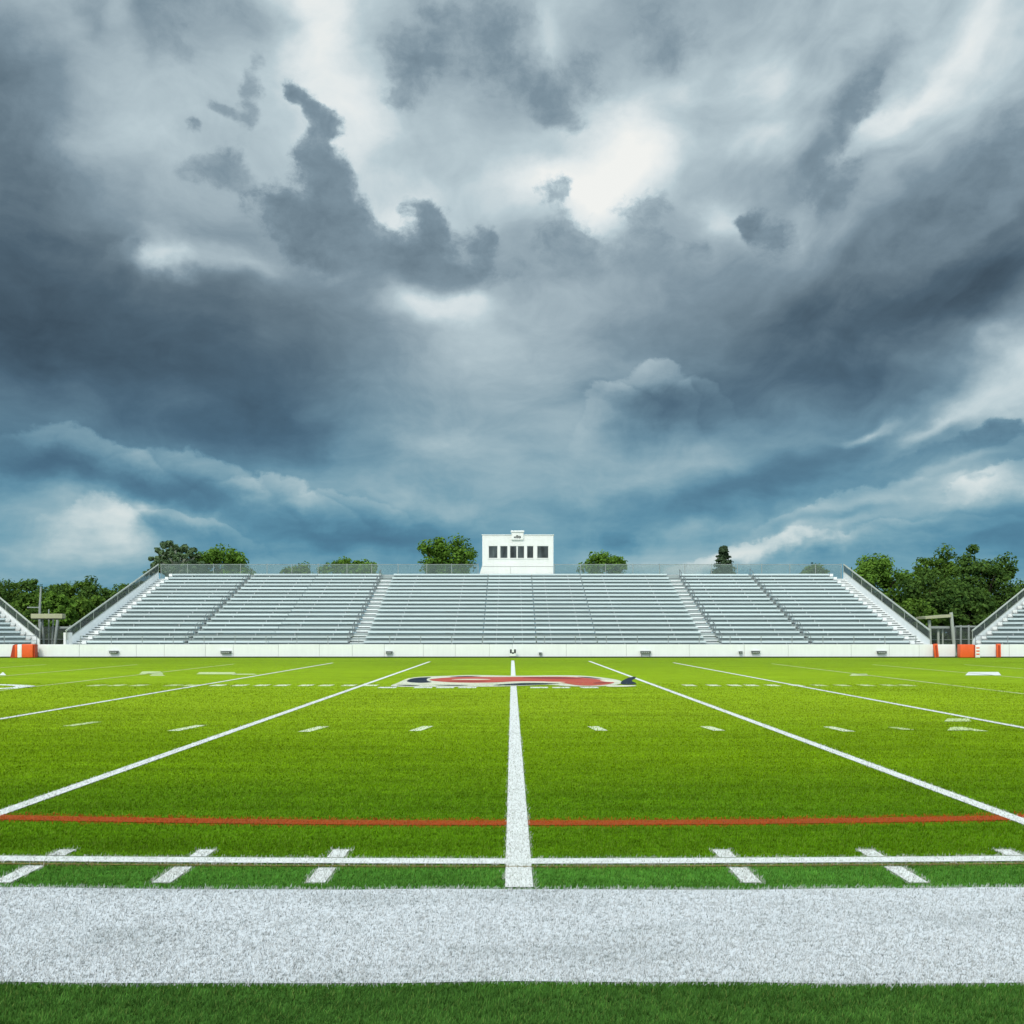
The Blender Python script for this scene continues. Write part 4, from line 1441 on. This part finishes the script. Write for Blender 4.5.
def tree(label, cx, base_y, zc, rx, rz, leaf='leaf_mid', kind='round', n=3600, size=.30, group=None, trunk_h=None, seed=0):
    """trunk and limbs as a part, a crown of many leaf quads in clumps as another; cx and base_y on the ground, zc the crown's middle"""
    rs = np.random.default_rng(seed)
    root = empty({'conifer': 'conifer_tree', 'open': 'open_tree'}.get(kind, 'leafy_tree'), (cx, base_y, 0))
    tag(root, label, 'tree', group)
    ry = rx * .9
    # clumps
    if kind == 'conifer':
        K = 70
        u = rs.random(K) ** .7
        zz = zc + rz * (1 - 2 * (1 - u) * 1.0)
        zz = zc - rz + 2 * rz * rs.random(K) ** .85
        f = 1 - (zz - (zc - rz)) / (2 * rz)
        rr = rx * (f * .95 + .06) * rs.uniform(.35, 1.0, K)
        th = rs.uniform(0, 2 * np.pi, K)
        cc = np.stack([rr * np.cos(th), rr * np.sin(th) * .9, zz - .18 * rr], 1)
        cr = np.clip(rx * (.12 + .22 * f), .15, 1.0)
    elif kind == 'open':
        K = 76
        k_ = np.arange(K) + .5
        th = k_ * 2.39996
        vz = k_ / K * 1.0 - .02
        vr = np.sqrt(np.maximum(0, 1 - vz ** 2))
        v = np.stack([vr * np.cos(th), vr * np.sin(th), vz], 1)
        q = rs.uniform(.72, 1.0, K)
        cc = v * np.array([rx, ry, rz]) * q[:, None] + np.array([0, 0, zc])
        cr = np.full(K, rx * .125) * rs.uniform(.7, 1.25, K)
    else:
        K = 100
        v = rs.normal(size=(K, 3))
        v /= np.linalg.norm(v, axis=1)[:, None]
        v = np.sign(v) * np.abs(v) ** .78
        v /= (np.abs(v) ** 2.6).sum(1)[:, None] ** (1 / 2.6)
        q = rs.uniform(.25, 1.0, K) ** .5
        bump = 1 + .16 * np.sin(v[:, 0] * 4.1 + seed) * np.cos(v[:, 2] * 3.7 + 2 * seed) + rs.normal(0, .035, K)
        cc = v * np.array([rx, ry, rz]) * (q * .82 * bump)[:, None] + np.array([0, 0, zc])
        cr = np.full(K, min(rx, rz * 1.3) * .30) * rs.uniform(.55, 1.2, K)
    n = int(n * 1.35)
    idx = rs.integers(0, len(cc), n)
    d = rs.normal(size=(n, 3))
    d /= np.linalg.norm(d, axis=1)[:, None]
    r = cr[idx] * rs.random(n) ** .4
    flat = np.array([1.0, 1.0, .72]) if kind != 'conifer' else np.array([1.25, 1.25, .5])
    P = cc[idx] + d * flat * r[:, None]
    P[:, 2] = np.maximum(P[:, 2], .3)
    # leaf facing: outwards from the clump, tipped up
    nrm = d * .8 + np.array([0, -.15, .55]) + rs.normal(0, .45, (n, 3))
    nrm /= np.linalg.norm(nrm, axis=1)[:, None]
    t1 = np.cross(nrm, rs.normal(size=(n, 3)))
    t1 /= np.linalg.norm(t1, axis=1)[:, None]
    t2 = np.cross(nrm, t1)
    s = size * rs.uniform(.55, 1.25, n)
    a = t1 * (s * .62)[:, None]
    b = t2 * (s * .40)[:, None]
    V = np.stack([P - a, P - b + a * .1, P + a, P + b + a * .1], 1)
    mesh_np('crown', V.reshape(-1, 3), n, M[leaf], root, 4)
    # trunk and limbs
    tb = MB()
    r0 = .05 * rx + .10
    top = zc + (rz * .85 if kind == 'conifer' else 0)
    w = lambda k: (rs.normal(0, .06) * rx, rs.normal(0, .06) * rx)
    pts = [(0, 0, -.05)] + [(*w(0), top * k) for k in (.3, .6, 1.0)]
    tb.tube(pts, [r0 * 1.35, r0, r0 * .8, r0 * .3], 8)
    for j in rs.choice(len(cc), min(len(cc), 16 if kind != 'open' else 40), replace=False):
        z0 = top * rs.uniform(.5, .95) if kind != 'conifer' else cc[j][2]
        z0 = min(z0, max(.5, cc[j][2]))
        if kind == 'open':
            z0 = zc - .1 * rz
        m = (np.array([0, 0, z0]) + cc[j]) / 2 + np.array([0, 0, .1 * rz])
        tb.tube([(0, 0, z0), tuple(m), tuple(cc[j])], [r0 * .42, r0 * (.28 if kind != 'open' else .5), r0 * (.10 if kind != 'open' else .32)], 5)
    tb.build('trunk', M['bark_pale' if kind == 'open' else 'bark'], root, True)
    return root


def tree_px(label, px, top, bot, wpx, d, **kw):
    """a tree whose crown spans these heights at distance d"""
    x = (px - HX) * d / F
    zt, zb = EYE + (HY - top) * d / F, EYE + (HY - bot) * d / F
    return tree(label, x, d, (zt + zb) / 2, wpx / 2 * d / F * 1.16, (zt - zb) / 2 * 1.04, **kw)


BEH = 'trees showing above the back fence of the grandstand'
tree_px('grey-green feathery open-branched tree above the left end of the grandstand', 177, 541.5, 606, 48, 112, leaf='leaf_grey', kind='open', n=3400, size=.34, seed=1, group=BEH)
tree_px('rounded green tree just right of the grey feathery tree', 222, 545, 592, 60, 116, leaf='leaf_bright', n=6000, seed=2, group=BEH)
tree_px('very small treetop between the rounded tree and the wide low tree', 297, 564.5, 590, 30, 120, leaf='leaf_mid', n=2200, seed=3, group=BEH)
tree_px('wide low green treetop left of the left white stair', 350, 557, 600, 68, 118, leaf='leaf_bright', n=5600, seed=4, group=BEH)
tree_px('tall round bright green tree left of the press box', 448, 535, 598, 55, 115, leaf='leaf_bright', n=7000, seed=5, group=BEH)
tree_px('domed green treetop right of the press box', 605.5, 552, 594, 44, 118, leaf='leaf_bright', n=4600, seed=6, group=BEH)
tree_px('small dark pointed conifer above the right part of the fence', 724.5, 547, 590, 34, 120, leaf='leaf_conifer', kind='conifer', n=3200, size=.32, seed=7, group=BEH)
tree_px('very low green treetop near the right end of the fence', 815, 565, 592, 32, 120, leaf='leaf_mid', n=2400, seed=8, group=BEH)

RG = 'trees at the right between the stands'
tree_px('broad bright green tree at the right end of the main grandstand', 884, 547, 640, 66, 104, leaf='leaf_bright', n=9000, seed=21, group=RG)
tree_px('thin-topped green tree behind the broad one at the right', 936, 546, 625, 48, 118, leaf='leaf_mid', n=5200, seed=22, group=RG)
tree_px('tallest dark tree of the right group, left of the right edge', 984, 542, 640, 62, 110, leaf='leaf_dark', n=9000, seed=23, group=RG)
tree_px('mid-height shaded tree in the middle of the right group', 932, 566, 645, 62, 100, leaf='leaf_dark', n=8000, seed=24, group=RG)
tree_px('dark bushy tree behind the right mesh gate', 966, 582, 645, 50, 96, leaf='leaf_dark', n=6500, seed=25, group=RG)
tree_px('low dark tree filling the right edge behind the angled grandstand', 1016, 588, 645, 46, 108, leaf='leaf_dark', n=5600, seed=26, group=RG)
tree_px('low bright shrub-like tree under the broad tree at the right', 915, 596, 648, 46, 94, leaf='leaf_mid', n=5000, seed=27, group=RG)
tree_px('small far tree at the very right edge', 1030, 572, 630, 30, 140, leaf='leaf_mid', n=2600, seed=28, group=RG)

LG = 'trees of the dark belt at the left between the stands'
for k, (px, top, w, d, lf, lab) in enumerate([
        (-12, 570, 60, 118, 'leaf_dark', 'dark tree cut off at the left edge of the belt'),
        (16, 580, 40, 124, 'leaf_mid', 'lower green tree second from the left in the belt'),
        (44, 574, 48, 122, 'leaf_dark', 'broad dark tree behind the thin mast'),
        (74, 576, 46, 128, 'leaf_mid', 'green tree above the right end of the left canopy'),
        (100, 578, 44, 126, 'leaf_dark', 'dark tree left of the sloping guard rail of the main grandstand'),
        (128, 578, 40, 132, 'leaf_dark', 'dark tree partly hidden by the sloping guard rail'),
        (150, 574, 36, 136, 'leaf_dark', 'far dark treetop peeping over the guard rail at the left'),
        (26, 592, 44, 104, 'leaf_mid', 'lower mid-green tree in front, behind the left angled grandstand'),
        (60, 588, 30, 98, 'leaf_bright', 'small pale green young tree above the left canopy'),
        (86, 594, 40, 104, 'leaf_mid', 'low mid-green tree in front, left of the main grandstand'),
        (48, 606, 60, 100, 'leaf_dark', 'lowest dark bushy tree behind the left mesh gate')]):
    tree_px(lab, px, top, 646, w, d, leaf=lf, n=5200 if k < 7 else 4600, seed=40 + k, group=LG)
